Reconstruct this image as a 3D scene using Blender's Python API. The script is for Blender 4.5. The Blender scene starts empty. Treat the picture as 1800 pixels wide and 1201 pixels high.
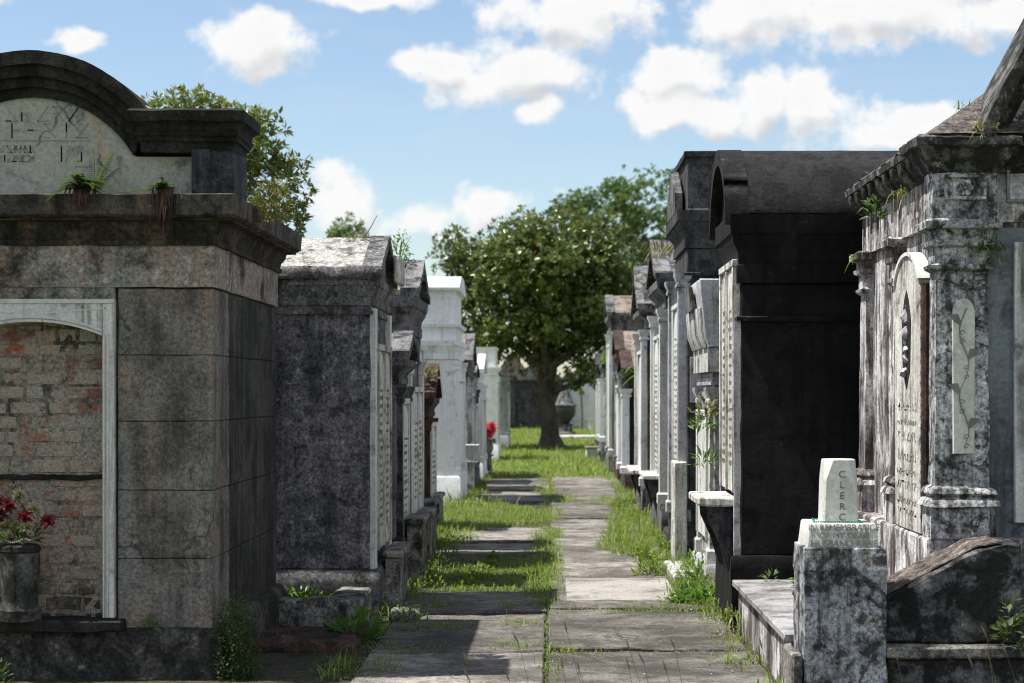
import bpy, bmesh, math, random
import numpy as np
from mathutils import Vector, noise, Matrix
R = math.radians
scene = bpy.context.scene
C = scene.collection
random.seed(4)

# ------------------------------------------------------------------ camera
EYE = 1.6
FPX, XV, YH = 3300.0, 970.0, 690.0          # focal length and vanishing point, in photo pixels
cam = bpy.data.cameras.new('camera')
camo = bpy.data.objects.new('camera', cam); C.objects.link(camo)
camo.location = (0, 0, EYE); camo.rotation_euler = (R(90), 0, 0)
cam.sensor_width = 36; cam.lens = 36 * FPX / 1800
cam.shift_x = (900 - XV) / 1800; cam.shift_y = (YH - 600.5) / 1800
cam.clip_end = 3000
cam.dof.use_dof = True; cam.dof.focus_distance = 12.0; cam.dof.aperture_fstop = 3.6
scene.camera = camo

def X(px, d): return (px - XV) / FPX * d
def Z(py, d): return EYE - (py - YH) / FPX * d
def G(px, py):                                # ground point seen at a photo pixel
    d = FPX * EYE / (py - YH); return (X(px, d), d)

# ------------------------------------------------------------------ sun and sky
SUN_EL, SUN_AZ = 65.0, -92.0                  # azimuth from +Y (ahead of the camera); negative = to the left
sd = bpy.data.lights.new('sun', 'SUN'); sd.energy = 5.0; sd.angle = R(0.5); sd.color = (1.0, .95, .87)
so = bpy.data.objects.new('sun', sd); C.objects.link(so)
to_sun = Vector((math.sin(R(SUN_AZ)) * math.cos(R(SUN_EL)), math.cos(R(SUN_AZ)) * math.cos(R(SUN_EL)), math.sin(R(SUN_EL))))
so.rotation_euler = to_sun.to_track_quat('Z', 'Y').to_euler(); so.location = (-10, 10, 30)
SKY_STRENGTH = .098
scene.view_settings.view_transform = 'Standard'; scene.view_settings.look = 'None'
scene.view_settings.exposure = 0.65; scene.view_settings.gamma = 1.0
scene.cycles.pixel_filter_type = 'BLACKMAN_HARRIS'; scene.cycles.filter_width = 1.05
scene.cycles.use_denoising = True; scene.cycles.denoising_prefilter = 'ACCURATE'
scene.cycles.max_bounces = 6; scene.cycles.diffuse_bounces = 3; scene.cycles.glossy_bounces = 2
scene.cycles.transparent_max_bounces = 4; scene.cycles.sample_clamp_indirect = 4

# ------------------------------------------------------------------ node helpers
def N(nt, typ, ins=None, **props):
    n = nt.nodes.new(typ)
    for k, v in props.items(): setattr(n, k, v)
    for k, v in (ins or {}).items():
        s = n.inputs[k]
        if isinstance(v, bpy.types.NodeSocket): nt.links.new(v, s)
        elif isinstance(v, bpy.types.Node): nt.links.new(v.outputs[0], s)
        else: s.default_value = v
    return n
def c4(c): return (c[0], c[1], c[2], 1)
def Mth(nt, op, a, b=0.0, clamp=False):
    return N(nt, 'ShaderNodeMath', {0: a, 1: b}, operation=op, use_clamp=clamp).outputs[0]
def Rng(nt, v, a, b, c=0.0, d=1.0):
    return N(nt, 'ShaderNodeMapRange', {0: v, 1: a, 2: b, 3: c, 4: d}, interpolation_type='SMOOTHSTEP').outputs[0]
def Noi(nt, vec, scale, detail=6, rough=.6, dist=0.0):
    return N(nt, 'ShaderNodeTexNoise', {'Vector': vec, 'Scale': scale, 'Detail': detail, 'Roughness': rough, 'Distortion': dist}).outputs[0]
def Mix(nt, f, a, b, blend='MIX'):
    n = N(nt, 'ShaderNodeMix', data_type='RGBA', blend_type=blend)
    for i, v in ((0, f), (6, a), (7, b)):
        s = n.inputs[i]
        if isinstance(v, bpy.types.NodeSocket): nt.links.new(v, s)
        elif i and len(v) == 3: s.default_value = c4(v)
        else: s.default_value = v
    return n.outputs[2]
def new_mat(name):
    m = bpy.data.materials.new(name); m.use_nodes = True
    nt = m.node_tree; nt.nodes.clear()
    out = nt.nodes.new('ShaderNodeOutputMaterial'); return m, nt, out
def obj_coord(nt):
    tc = nt.nodes.new('ShaderNodeTexCoord'); oi = nt.nodes.new('ShaderNodeObjectInfo')
    r = Mth(nt, 'MULTIPLY', oi.outputs['Random'], 23.0)
    return N(nt, 'ShaderNodeVectorMath', {0: tc.outputs['Object'], 1: r}, operation='ADD').outputs[0]

# ------------------------------------------------------------------ world: Nishita sky with cumulus clouds laid out by sky direction
w = bpy.data.worlds.new('World'); scene.world = w; w.use_nodes = True
nt = w.node_tree; nt.nodes.clear()
clouds = [(142, 78, 52, 26), (455, 78, 118, 58), (640, 2, 120, 30), (1000, 22, 190, 66), (770, 108, 98, 44), (900, 130, 175, 62),
          (1190, 125, 105, 56), (1190, 185, 165, 56), (1340, 165, 110, 64), (1425, 185, 80, 76), (1330, 15, 150, 78), (1560, 15, 290, 74),
          (1600, 232, 215, 48), (952, 205, 48, 30), (600, 350, 110, 72, .8), (870, 352, 78, 54, .9), (740, 385, 150, 66, .66), (565, 315, 80, 45, .62), (1000, 330, 120, 40, .3), (1800, 20, 140, 60),
          (1660, -60, 260, 60), (-150, -40, 160, 60), (-320, 210, 150, 60), (2100, 200, 220, 70)]
grp = bpy.data.node_groups.new('cloud_density', 'ShaderNodeTree')
grp.interface.new_socket('Vector', in_out='INPUT', socket_type='NodeSocketVector')
grp.interface.new_socket('Density', in_out='OUTPUT', socket_type='NodeSocketFloat')
gi = grp.nodes.new('NodeGroupInput'); go = grp.nodes.new('NodeGroupOutput')
gv = gi.outputs[0]
best = None
wn = N(grp, 'ShaderNodeTexNoise', {'Vector': gv, 'Scale': 26.0, 'Detail': 3.0})
warp = N(grp, 'ShaderNodeVectorMath', {0: wn.outputs['Color'], 1: (.5, .5, .5)}, operation='SUBTRACT')
warp = N(grp, 'ShaderNodeVectorMath', {0: warp.outputs[0], 'Scale': .034}, operation='SCALE')
gvw = N(grp, 'ShaderNodeVectorMath', {0: gv, 1: warp.outputs[0]}, operation='ADD').outputs[0]
for cl in clouds:
    cx, cy, rx, ry = cl[:4]; wt = cl[4] if len(cl) > 4 else 1.0
    a0 = math.atan2(cx - XV, FPX); e0 = math.atan2(YH - cy, math.hypot(FPX, cx - XV))
    s_ = N(grp, 'ShaderNodeVectorMath', {0: gvw, 1: (a0, e0, 0)}, operation='SUBTRACT')
    s_ = N(grp, 'ShaderNodeVectorMath', {0: s_.outputs[0], 1: (rx / FPX, ry / FPX, 1)}, operation='DIVIDE')
    l_ = N(grp, 'ShaderNodeVectorMath', {0: s_.outputs[0]}, operation='LENGTH').outputs['Value']
    v_ = Mth(grp, 'MULTIPLY', Mth(grp, 'SUBTRACT', 1.0, l_), wt) if wt == 1.0 else Mth(grp, 'SUBTRACT', wt, l_)
    best = v_ if best is None else N(grp, 'ShaderNodeMath', {0: best, 1: v_, 2: .25}, operation='SMOOTH_MAX').outputs[0]
# unseen clouds outside the lens's view, cover raised to whiten the ambient light
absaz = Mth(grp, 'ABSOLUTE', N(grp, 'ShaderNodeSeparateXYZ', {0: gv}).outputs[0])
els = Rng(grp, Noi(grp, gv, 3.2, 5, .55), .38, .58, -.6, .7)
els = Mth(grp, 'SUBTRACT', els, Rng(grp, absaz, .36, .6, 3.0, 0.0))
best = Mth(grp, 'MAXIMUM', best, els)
n1 = Noi(grp, gv, 42.0, 9, .62)
n2 = Noi(grp, gv, 130.0, 6, .6)
den = Mth(grp, 'ADD', best, Mth(grp, 'MULTIPLY', Mth(grp, 'SUBTRACT', n1, .5), 1.7))
den = Mth(grp, 'ADD', den, Mth(grp, 'MULTIPLY', Mth(grp, 'SUBTRACT', n2, .5), .35))
grp.links.new(den, go.inputs[0])
grp.interface.new_socket('Mask', in_out='OUTPUT', socket_type='NodeSocketFloat')
grp.links.new(Mth(grp, 'ADD', best, Mth(grp, 'MULTIPLY', Mth(grp, 'SUBTRACT', Noi(grp, gv, 55.0, 4, .5), .5), .9)), go.inputs[1])

tc = nt.nodes.new('ShaderNodeTexCoord')
sx = N(nt, 'ShaderNodeSeparateXYZ', {0: tc.outputs['Generated']})
az = Mth(nt, 'ARCTAN2', sx.outputs[0], sx.outputs[1])
el = Mth(nt, 'ARCSINE', sx.outputs[2])
vec = N(nt, 'ShaderNodeCombineXYZ', {0: az, 1: el}).outputs[0]
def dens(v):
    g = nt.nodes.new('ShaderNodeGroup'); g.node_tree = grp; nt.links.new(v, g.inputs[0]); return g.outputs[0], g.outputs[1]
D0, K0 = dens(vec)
vup = N(nt, 'ShaderNodeVectorMath', {0: vec, 1: (-.004, .011, 0)}, operation='ADD').outputs[0]
D1, K1 = dens(vup)
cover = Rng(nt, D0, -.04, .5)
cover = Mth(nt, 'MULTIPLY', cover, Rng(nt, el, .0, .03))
under = Rng(nt, Mth(nt, 'SUBTRACT', K1, K0), -.05, .75)
thick = Rng(nt, D0, .35, .95)
cc = Mix(nt, under, (6.35, 6.35, 6.32), (4.3, 4.4, 4.6))
cc = Mix(nt, Mth(nt, 'MULTIPLY', thick, .12), cc, (4.5, 4.6, 4.75))
sky = N(nt, 'ShaderNodeTexSky', sky_type='NISHITA', sun_disc=False, sun_elevation=R(SUN_EL), sun_rotation=R(SUN_AZ),
        air_density=1.0, dust_density=.6, ozone_density=1.3, altitude=20)
hz = Rng(nt, Noi(nt, N(nt, 'ShaderNodeVectorMath', {0: vec, 1: (6, 26, 1)}, operation='MULTIPLY').outputs[0], 1.0, 6, .6), .45, .8, 0, .28)
base = Mix(nt, hz, sky.outputs[0], (4.9, 5.2, 5.5))
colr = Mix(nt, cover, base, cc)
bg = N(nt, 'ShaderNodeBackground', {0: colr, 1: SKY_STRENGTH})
wo = nt.nodes.new('ShaderNodeOutputWorld'); nt.links.new(bg.outputs[0], wo.inputs[0])
w.cycles.sampling_method = 'MANUAL'; w.cycles.sample_map_resolution = 512

# ------------------------------------------------------------------ materials
def stone(name, a, b, dark=(.015, .015, .014), patch=.4, streak=.4, lichen=0.0, lcol=(.4, .41, .38), rough=.92, bump=.5, fine=.3,
          psc=5.0, ssc=9.0, stain=None, stain_amt=0.0, soft=.09, veins=False, island=False, crack=0.0):
    m, nt, out = new_mat(name); v = obj_coord(nt)
    col = Mix(nt, Rng(nt, Noi(nt, v, 1.9, 7, .62), .34, .66), a, b)
    if veins:
        vn = Noi(nt, N(nt, 'ShaderNodeVectorMath', {0: v, 1: (1.5, 1.5, 5)}, operation='MULTIPLY').outputs[0], 1.6, 8, .65, 1.4)
        col = Mix(nt, Mth(nt, 'MULTIPLY', Rng(nt, vn, .5, .62), .55), col, b)
    if stain:
        sv = N(nt, 'ShaderNodeVectorMath', {0: v, 1: (1, 1, .28)}, operation='MULTIPLY').outputs[0]
        t = .68 - .36 * stain_amt
        col = Mix(nt, Mth(nt, 'MULTIPLY', Rng(nt, Noi(nt, sv, 6.5, 7, .66), t - .05, t + .09), .85), col, stain)
    if lichen > 0:
        t = .70 - .36 * lichen
        col = Mix(nt, Mth(nt, 'MULTIPLY', Rng(nt, Noi(nt, v, 13, 8, .7), t - .03, t + .07), .8), col, lcol)
    if streak > 0:
        sv = N(nt, 'ShaderNodeVectorMath', {0: v, 1: (1, 1, .055)}, operation='MULTIPLY').outputs[0]
        t = .68 - .36 * streak
        f = Rng(nt, Noi(nt, sv, ssc, 7, .68), t - soft, t + soft)
        f = Mth(nt, 'MULTIPLY', f, Rng(nt, Noi(nt, v, 2.6, 4, .6), .36, .6, .25, 1.0))
        col = Mix(nt, Mth(nt, 'MULTIPLY', f, .9), col, dark)
    if patch > 0:
        t = .68 - .36 * patch
        f = Rng(nt, Noi(nt, v, psc, 11, .72, .3), t - soft, t + soft)
        col = Mix(nt, Mth(nt, 'MULTIPLY', f, .92), col, dark)
    if crack:
        wn_ = N(nt, 'ShaderNodeTexNoise', {'Vector': v, 'Scale': 5.0, 'Detail': 6.0})
        wv_ = N(nt, 'ShaderNodeVectorMath', {0: v, 1: N(nt, 'ShaderNodeVectorMath', {0: wn_.outputs['Color'], 'Scale': .35}, operation='SCALE').outputs[0]}, operation='ADD')
        vo = N(nt, 'ShaderNodeTexVoronoi', {'Vector': wv_.outputs[0], 'Scale': crack}, feature='DISTANCE_TO_EDGE')
        cf = Mth(nt, 'MULTIPLY', Rng(nt, vo.outputs['Distance'], .004 * crack, .012 * crack, 1, 0), Rng(nt, Noi(nt, v, 1.7, 3), .48, .58))
        col = Mix(nt, Mth(nt, 'MULTIPLY', cf, .8), col, dark)
    fn = Noi(nt, v, 44, 9, .82)
    k = Rng(nt, fn, .35, .65, 1 - fine * 1.7, 1 + fine * 1.9)
    if island:
        ge = nt.nodes.new('ShaderNodeNewGeometry'); k = Mth(nt, 'MULTIPLY', k, Rng(nt, ge.outputs['Random Per Island'], 0, 1, .72, 1.25))
    col = N(nt, 'ShaderNodeVectorMath', {0: col, 'Scale': k}, operation='SCALE').outputs[0]
    hgt = Mth(nt, 'ADD', Mth(nt, 'MULTIPLY', fn, .5), Noi(nt, v, 14, 8, .65))
    bp = N(nt, 'ShaderNodeBump', {'Strength': bump, 'Distance': .02, 'Height': hgt})
    p = N(nt, 'ShaderNodeBsdfPrincipled', {'Base Color': col, 'Roughness': rough, 'Normal': bp.outputs[0], 'Specular IOR Level': .25})
    nt.links.new(p.outputs[0], out.inputs[0]); return m

def simple(name, col, rough=.6, var=.25, scale=8, metal=0.0, spec=.4):
    m, nt, out = new_mat(name); v = obj_coord(nt)
    k = Rng(nt, Noi(nt, v, scale, 6, .6), .3, .7, 1 - var, 1 + var)
    c = N(nt, 'ShaderNodeVectorMath', {0: (col[0], col[1], col[2]), 'Scale': k}, operation='SCALE').outputs[0]
    p = N(nt, 'ShaderNodeBsdfPrincipled', {'Base Color': c, 'Roughness': rough, 'Metallic': metal, 'Specular IOR Level': spec})
    nt.links.new(p.outputs[0], out.inputs[0]); return m

def leafy(name, cols, back=None, rough=.45, transl=.35, spec=.5):
    m, nt, out = new_mat(name)
    g = nt.nodes.new('ShaderNodeNewGeometry')
    rp = nt.nodes.new('ShaderNodeValToRGB'); nt.links.new(g.outputs['Random Per Island'], rp.inputs[0])
    el = rp.color_ramp.elements
    while len(el) < len(cols): el.new(.5)
    for i, c in enumerate(cols):
        el[i].position = i / max(1, len(cols) - 1); el[i].color = c4(c)
    col = rp.outputs[0]
    if back: col = Mix(nt, g.outputs['Backfacing'], col, back)
    p = N(nt, 'ShaderNodeBsdfPrincipled', {'Base Color': col, 'Roughness': rough, 'Specular IOR Level': spec})
    t = N(nt, 'ShaderNodeBsdfTranslucent', {0: N(nt, 'ShaderNodeVectorMath', {0: col, 1: (1.5, 1.6, .8)}, operation='MULTIPLY').outputs[0]})
    mx = N(nt, 'ShaderNodeMixShader', {0: transl, 1: p.outputs[0], 2: t.outputs[0]})
    nt.links.new(mx.outputs[0], out.inputs[0]); return m

def brickwork(name):
    m, nt, out = new_mat(name)
    tc = nt.nodes.new('ShaderNodeTexCoord')
    s = N(nt, 'ShaderNodeSeparateXYZ', {0: tc.outputs['Object']})
    v = N(nt, 'ShaderNodeCombineXYZ', {0: s.outputs[0], 1: s.outputs[2]}).outputs[0]
    wob = N(nt, 'ShaderNodeTexNoise', {'Vector': v, 'Scale': 9.0, 'Detail': 3.0})
    wv = N(nt, 'ShaderNodeVectorMath', {0: N(nt, 'ShaderNodeVectorMath', {0: wob.outputs['Color'], 1: (.5, .5, .5)}, operation='SUBTRACT').outputs[0], 'Scale': .035}, operation='SCALE')
    vv = N(nt, 'ShaderNodeVectorMath', {0: v, 1: wv.outputs[0]}, operation='ADD').outputs[0]
    ge = nt.nodes.new('ShaderNodeNewGeometry')
    rp = N(nt, 'ShaderNodeValToRGB', {0: ge.outputs['Random Per Island']}); el = rp.color_ramp.elements
    cols = [(.2, .09, .07), (.25, .16, .12), (.4, .08, .035), (.27, .2, .16), (.42, .15, .06), (.24, .1, .085), (.34, .27, .21)]
    while len(el) < len(cols): el.new(.5)
    for i, c in enumerate(cols): el[i].position = i / 6; el[i].color = c4(c)
    col = rp.outputs[0]
    pl = Noi(nt, v, 4.2, 9, .66)
    plf = Rng(nt, Mth(nt, 'ADD', pl, Mth(nt, 'MULTIPLY', Mth(nt, 'SUBTRACT', ge.outputs['Random Per Island'], .5), .12)), .35, .47)
    pcol = Mix(nt, Rng(nt, Noi(nt, v, 3.0, 6, .6), .38, .62), (.36, .28, .23), (.3, .29, .245))
    col = Mix(nt, plf, col, pcol)
    grime = Rng(nt, Noi(nt, v, 8, 9, .74), .54, .72)
    col = Mix(nt, Mth(nt, 'MULTIPLY', grime, .75), col, (.03, .03, .024))
    low = Mth(nt, 'ADD', Noi(nt, v, 5, 8, .7), Rng(nt, s.outputs[2], .25, 1.0, .22, -.25))
    col = Mix(nt, Mth(nt, 'MULTIPLY', Rng(nt, low, .5, .7), .85), col, (.025, .027, .02))
    fn = Noi(nt, v, 60, 5, .7)
    col = N(nt, 'ShaderNodeVectorMath', {0: col, 'Scale': Rng(nt, fn, .3, .7, .65, 1.35)}, operation='SCALE').outputs[0]
    h = Mth(nt, 'ADD', Mth(nt, 'MULTIPLY', fn, .5), Mth(nt, 'MULTIPLY', plf, .5))
    bp = N(nt, 'ShaderNodeBump', {'Strength': .8, 'Distance': .02, 'Height': h})
    p = N(nt, 'ShaderNodeBsdfPrincipled', {'Base Color': col, 'Roughness': .95, 'Normal': bp.outputs[0], 'Specular IOR Level': .2})
    nt.links.new(p.outputs[0], out.inputs[0]); return m

M = {}
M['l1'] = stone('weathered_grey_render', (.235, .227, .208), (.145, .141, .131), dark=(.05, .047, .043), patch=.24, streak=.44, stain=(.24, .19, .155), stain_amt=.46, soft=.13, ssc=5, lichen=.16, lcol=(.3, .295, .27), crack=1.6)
M['l1fascia'] = stone('brown_grey_fascia', (.11, .095, .085), (.07, .065, .06), patch=.4, streak=.4, stain=(.12, .085, .07), stain_amt=.4)
M['l1corn'] = stone('flaking_black_cornice', (.05, .045, .038), (.03, .028, .024), dark=(.008, .008, .007), patch=.4, streak=.3, lichen=.16, lcol=(.2, .17, .14), stain=(.11, .075, .06), stain_amt=.4)
M['l1frieze'] = stone('peeling_pink_plaster', (.28, .235, .205), (.24, .235, .215), patch=.36, streak=.14, lichen=.42, lcol=(.38, .39, .38), stain=(.25, .18, .145), stain_amt=.4, psc=3.2)
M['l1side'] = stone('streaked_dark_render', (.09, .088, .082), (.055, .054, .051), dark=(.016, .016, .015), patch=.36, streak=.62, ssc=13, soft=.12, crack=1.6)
M['l1dark'] = stone('black_moulded_render', (.035, .033, .029), (.02, .02, .018), dark=(.006, .006, .006), patch=.42, streak=.4, lichen=.08, lcol=(.12, .11, .09))
M['l1slate'] = stone('blue_grey_slate', (.062, .068, .082), (.035, .037, .045), patch=.35, streak=.45)
M['l1base'] = stone('mouldy_base_render', (.095, .092, .08), (.05, .049, .043), patch=.55, streak=.3, lichen=.3, lcol=(.2, .2, .175), fine=.4)
M['tympanum'] = stone('worn_cream_plaster', (.42, .41, .36), (.34, .35, .33), dark=(.06, .06, .07), patch=.14, streak=.16, fine=.12, stain=(.4, .31, .22), stain_amt=.12, crack=1.6)
M['marble'] = stone('weathered_white_marble', (.68, .68, .66), (.54, .55, .545), dark=(.07, .07, .065), patch=.16, streak=.24, fine=.12, bump=.25, rough=.7)
M['marble_clean'] = stone('pale_marble', (.6, .6, .57), (.5, .51, .48), dark=(.13, .13, .11), patch=.1, streak=.12, fine=.1, bump=.2, rough=.65)
M['marble_dirty'] = stone('rain_streaked_marble', (.66, .65, .61), (.5, .49, .45), dark=(.05, .045, .035), patch=.22, streak=.42, fine=.18, ssc=16, rough=.8)
M['marble_grey'] = stone('blue_grey_veined_marble', (.085, .098, .115), (.2, .225, .25), dark=(.04, .045, .055), patch=.3, streak=.2, veins=True, fine=.15, bump=.2, rough=.6)
M['l2'] = stone('purple_grey_render', (.215, .205, .222), (.12, .117, .13), dark=(.042, .042, .048), patch=.38, streak=.46, lichen=.42, lcol=(.31, .3, .32), psc=8, fine=.4, crack=1.6)
M['l2trim'] = stone('grey_cornice_render', (.2, .195, .2), (.12, .12, .125), dark=(.025, .025, .024), patch=.4, streak=.4, lichen=.34, lcol=(.38, .38, .36), fine=.4)
M['palegrey'] = stone('pale_roof_render', (.4, .395, .37), (.3, .3, .29), dark=(.06, .06, .055), patch=.36, streak=.0, psc=11, fine=.4)
M['kerb'] = stone('lichened_kerb_render', (.27, .26, .24), (.15, .147, .135), patch=.46, streak=.25, lichen=.36, lcol=(.42, .42, .39), fine=.4)
M['white'] = stone('white_limewash', (.8, .81, .82), (.7, .72, .74), dark=(.3, .31, .3), patch=.16, streak=.24, fine=.08, bump=.12, rough=.75)
M['offwhite'] = stone('old_white_render', (.6, .6, .58), (.45, .45, .43), dark=(.07, .065, .06), patch=.3, streak=.4, fine=.2)
M['greywhite'] = stone('pale_grey_render', (.44, .45, .47), (.33, .34, .36), dark=(.06, .06, .065), patch=.24, streak=.3, fine=.14)
M['bluegrey'] = stone('blue_grey_render', (.2, .21, .24), (.15, .155, .18), dark=(.05, .05, .06), patch=.25, streak=.25, fine=.15)
M['rust'] = stone('rust_brown_render', (.2, .105, .08), (.13, .075, .06), patch=.35, streak=.3, lichen=.15, lcol=(.3, .2, .14))
M['tanroof'] = stone('tan_lichened_render', (.24, .2, .165), (.17, .145, .125), patch=.35, streak=.15, lichen=.25, lcol=(.34, .29, .2))
M['brown'] = stone('dark_brown_brick_render', (.1, .055, .045), (.055, .035, .03), patch=.45, streak=.4)
M['grey'] = stone('mid_grey_render', (.2, .2, .203), (.125, .125, .13), patch=.4, streak=.45, lichen=.2)
M['darkgrey'] = stone('dark_grey_render', (.075, .075, .08), (.045, .045, .048), dark=(.012, .012, .013), patch=.38, streak=.4, lichen=.1, lcol=(.15, .15, .14), crack=1.6)
M['black'] = stone('blackened_render', (.011, .011, .012), (.006, .006, .0065), dark=(.002, .002, .002), patch=.4, streak=.4, lichen=.16, lcol=(.045, .045, .046), fine=.25, crack=1.6)
M['blackroof'] = stone('black_lichened_roof', (.024, .0235, .026), (.012, .012, .013), dark=(.005, .005, .005), patch=.38, streak=.3, lichen=.16, lcol=(.085, .083, .085), psc=8)
M['r1'] = stone('blotched_white_render', (.5, .51, .53), (.3, .305, .32), dark=(.025, .024, .022), patch=.42, streak=.46, lichen=.3, lcol=(.6, .61, .63), psc=15, soft=.07, fine=.4, ssc=14, crack=1.6)
M['r1side'] = stone('streaked_white_render', (.7, .7, .71), (.52, .51, .53), dark=(.035, .028, .026), patch=.3, streak=.62, stain=(.12, .075, .06), stain_amt=.45, psc=6, soft=.06, ssc=14)
M['r1dark'] = stone('mouldy_moulding_render', (.15, .15, .15), (.08, .08, .078), dark=(.014, .014, .012), patch=.55, streak=.4, lichen=.26, lcol=(.36, .37, .36), psc=8, soft=.06)
M['r1base'] = stone('black_mould_base', (.13, .13, .135), (.065, .064, .066), dark=(.01, .01, .01), patch=.6, streak=.35, lichen=.24, lcol=(.26, .27, .27), psc=7, soft=.06)
M['r1roof'] = stone('brown_mossy_roof', (.135, .112, .1), (.09, .077, .07), dark=(.022, .02, .018), patch=.42, streak=0, lichen=.32, lcol=(.28, .26, .24), psc=14, fine=.5)
M['ped'] = stone('bluish_peeling_render', (.34, .36, .39), (.25, .255, .27), dark=(.02, .02, .02), patch=.48, streak=.34, lichen=.25, lcol=(.5, .5, .51), stain=(.17, .12, .075), stain_amt=.18, psc=9, soft=.06, fine=.4, crack=1.6)
M['slab'] = stone('worn_grey_paving', (.25, .232, .21), (.17, .158, .143), dark=(.06, .055, .05), patch=.5, streak=0, fine=.26, psc=1.6, bump=.4, stain=(.11, .1, .09), stain_amt=.4, island=True, soft=.12, crack=1.6)
M['slabmarble'] = stone('worn_pale_paving', (.33, .31, .285), (.25, .24, .22), dark=(.11, .1, .09), patch=.3, streak=0, fine=.18, psc=3, bump=.3)
M['cover_slab'] = stone('grey_worn_marble', (.33, .33, .34), (.22, .22, .225), dark=(.08, .075, .075), patch=.4, streak=0, fine=.2, psc=4, soft=.12)
M['mortar'] = stone('crumbling_mortar', (.33, .27, .225), (.27, .26, .22), dark=(.035, .035, .028), patch=.34, streak=.2, stain=(.3, .17, .13), stain_amt=.35, fine=.35, bump=.9)
M['brick'] = brickwork('old_brick_infill')
M['groove'] = simple('carved_stroke_grey', (.26, .255, .225), .95)  # plain grey tone for the carved strokes, darker than the panel
M['inscr'] = simple('lead_letter_fill', (.12, .12, .11), .8)
M['inscr3'] = simple('grey_letter_fill', (.17, .17, .155), .9)
M['inscr2'] = simple('faded_letter_fill', (.28, .27, .24), .9)
M['iron'] = simple('rusty_iron', (.03, .022, .018), .7)
M['terracotta'] = simple('dark_urn_glaze', (.03, .03, .032), .5)
M['bucket'] = simple('white_plastic', (.6, .62, .65), .5, .1)
M['teal'] = simple('teal_glass_beads', (.0, .16, .12), .25, .2)
M['pearl'] = simple('pale_beads', (.45, .42, .38), .3, .2)
M['bark'] = stone('magnolia_bark', (.095, .082, .068), (.055, .048, .04), dark=(.02, .018, .015), patch=.35, streak=.3, lichen=.2, lcol=(.15, .15, .12), bump=.9)
M['twig'] = simple('dry_twig', (.16, .12, .09), .9)
M['soil'] = stone('dark_soil', (.05, .042, .03), (.035, .045, .02), patch=.3, streak=0, fine=.5)
M['magnolia'] = leafy('magnolia_leaves', [(.055, .11, .024), (.08, .14, .028), (.12, .165, .034), (.06, .125, .026), (.16, .185, .04), (.09, .155, .03), (.2, .13, .035), (.065, .13, .026)], back=(.08, .105, .035), rough=.27, transl=.22)
M['magnolia_sun'] = leafy('sunlit_magnolia_leaves', [(.085, .14, .028), (.13, .19, .04), (.07, .12, .028), (.19, .21, .055), (.11, .165, .035)], back=(.13, .14, .05), rough=.35, transl=.4)  # yellow-green of sunlit foliage is put into these leaf colours
M['oak'] = leafy('oak_leaves', [(.08, .13, .04), (.11, .17, .05), (.06, .105, .035)], rough=.55, transl=.4)
M['grass'] = leafy('grass_blades', [(.09, .16, .025), (.14, .21, .04), (.2, .24, .055), (.11, .18, .03), (.3, .27, .13), (.12, .2, .035), (.18, .24, .05), (.08, .14, .025)], rough=.5, transl=.45)
M['cover'] = leafy('clover_leaves', [(.1, .16, .03), (.15, .21, .045), (.12, .18, .03), (.2, .23, .06)], rough=.5, transl=.4)
M['weed'] = leafy('weed_leaves', [(.07, .15, .025), (.11, .2, .035), (.09, .17, .03)], rough=.45, transl=.4)
M['darkweed'] = leafy('dull_weed_leaves', [(.04, .075, .022), (.06, .1, .028), (.03, .055, .018), (.085, .12, .03)], rough=.65, transl=.3)
M['fern'] = leafy('fern_leaflets', [(.07, .13, .03), (.1, .16, .04), (.055, .1, .028)], rough=.5, transl=.3)
M['dryfern'] = leafy('dry_fern_leaflets', [(.16, .14, .05), (.11, .13, .04), (.2, .15, .06)], rough=.6, transl=.3)
M['root'] = simple('matted_roots', (.07, .04, .03), .95, .5)
M['straw'] = leafy('seed_heads', [(.3, .2, .12), (.24, .17, .1), (.36, .26, .15)], rough=.8, transl=.3)
M['petal'] = leafy('fallen_petals', [(.5, .42, .38), (.3, .2, .12), (.22, .14, .08), (.5, .45, .4), (.16, .1, .06)], rough=.8, transl=.2)
M['flower_red'] = leafy('red_petals', [(.13, .015, .025), (.18, .025, .04), (.09, .01, .018)], rough=.6, transl=.2)
M['flower_cream'] = leafy('cream_petals', [(.42, .37, .23), (.48, .43, .32), (.34, .29, .16)], rough=.6, transl=.2)
M['pink'] = leafy('pink_petals', [(.6, .06, .12), (.7, .1, .16), (.5, .04, .09)], rough=.6, transl=.2)
M['whitebloom'] = leafy('white_blooms', [(.55, .54, .44), (.45, .45, .36)], rough=.6, transl=.2)

# ground: soil and short turf
m, nt, out = new_mat('turf_and_soil'); v = nt.nodes.new('ShaderNodeTexCoord').outputs['Object']
gcol = Mix(nt, Rng(nt, Noi(nt, v, .9, 8, .65), .4, .6), (.11, .14, .035), (.14, .155, .05))
gcol = Mix(nt, Rng(nt, Noi(nt, v, 2.1, 8, .7), .5, .64), gcol, (.075, .06, .042))
gcol = N(nt, 'ShaderNodeVectorMath', {0: gcol, 'Scale': Rng(nt, Noi(nt, v, 40, 5, .7), .3, .7, .5, 1.5)}, operation='SCALE').outputs[0]
bp = N(nt, 'ShaderNodeBump', {'Strength': .8, 'Distance': .04, 'Height': Noi(nt, v, 18, 8, .7)})
p = N(nt, 'ShaderNodeBsdfPrincipled', {'Base Color': gcol, 'Roughness': .95, 'Normal': bp.outputs[0], 'Specular IOR Level': .15})
nt.links.new(p.outputs[0], out.inputs[0]); M['ground'] = m

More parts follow.
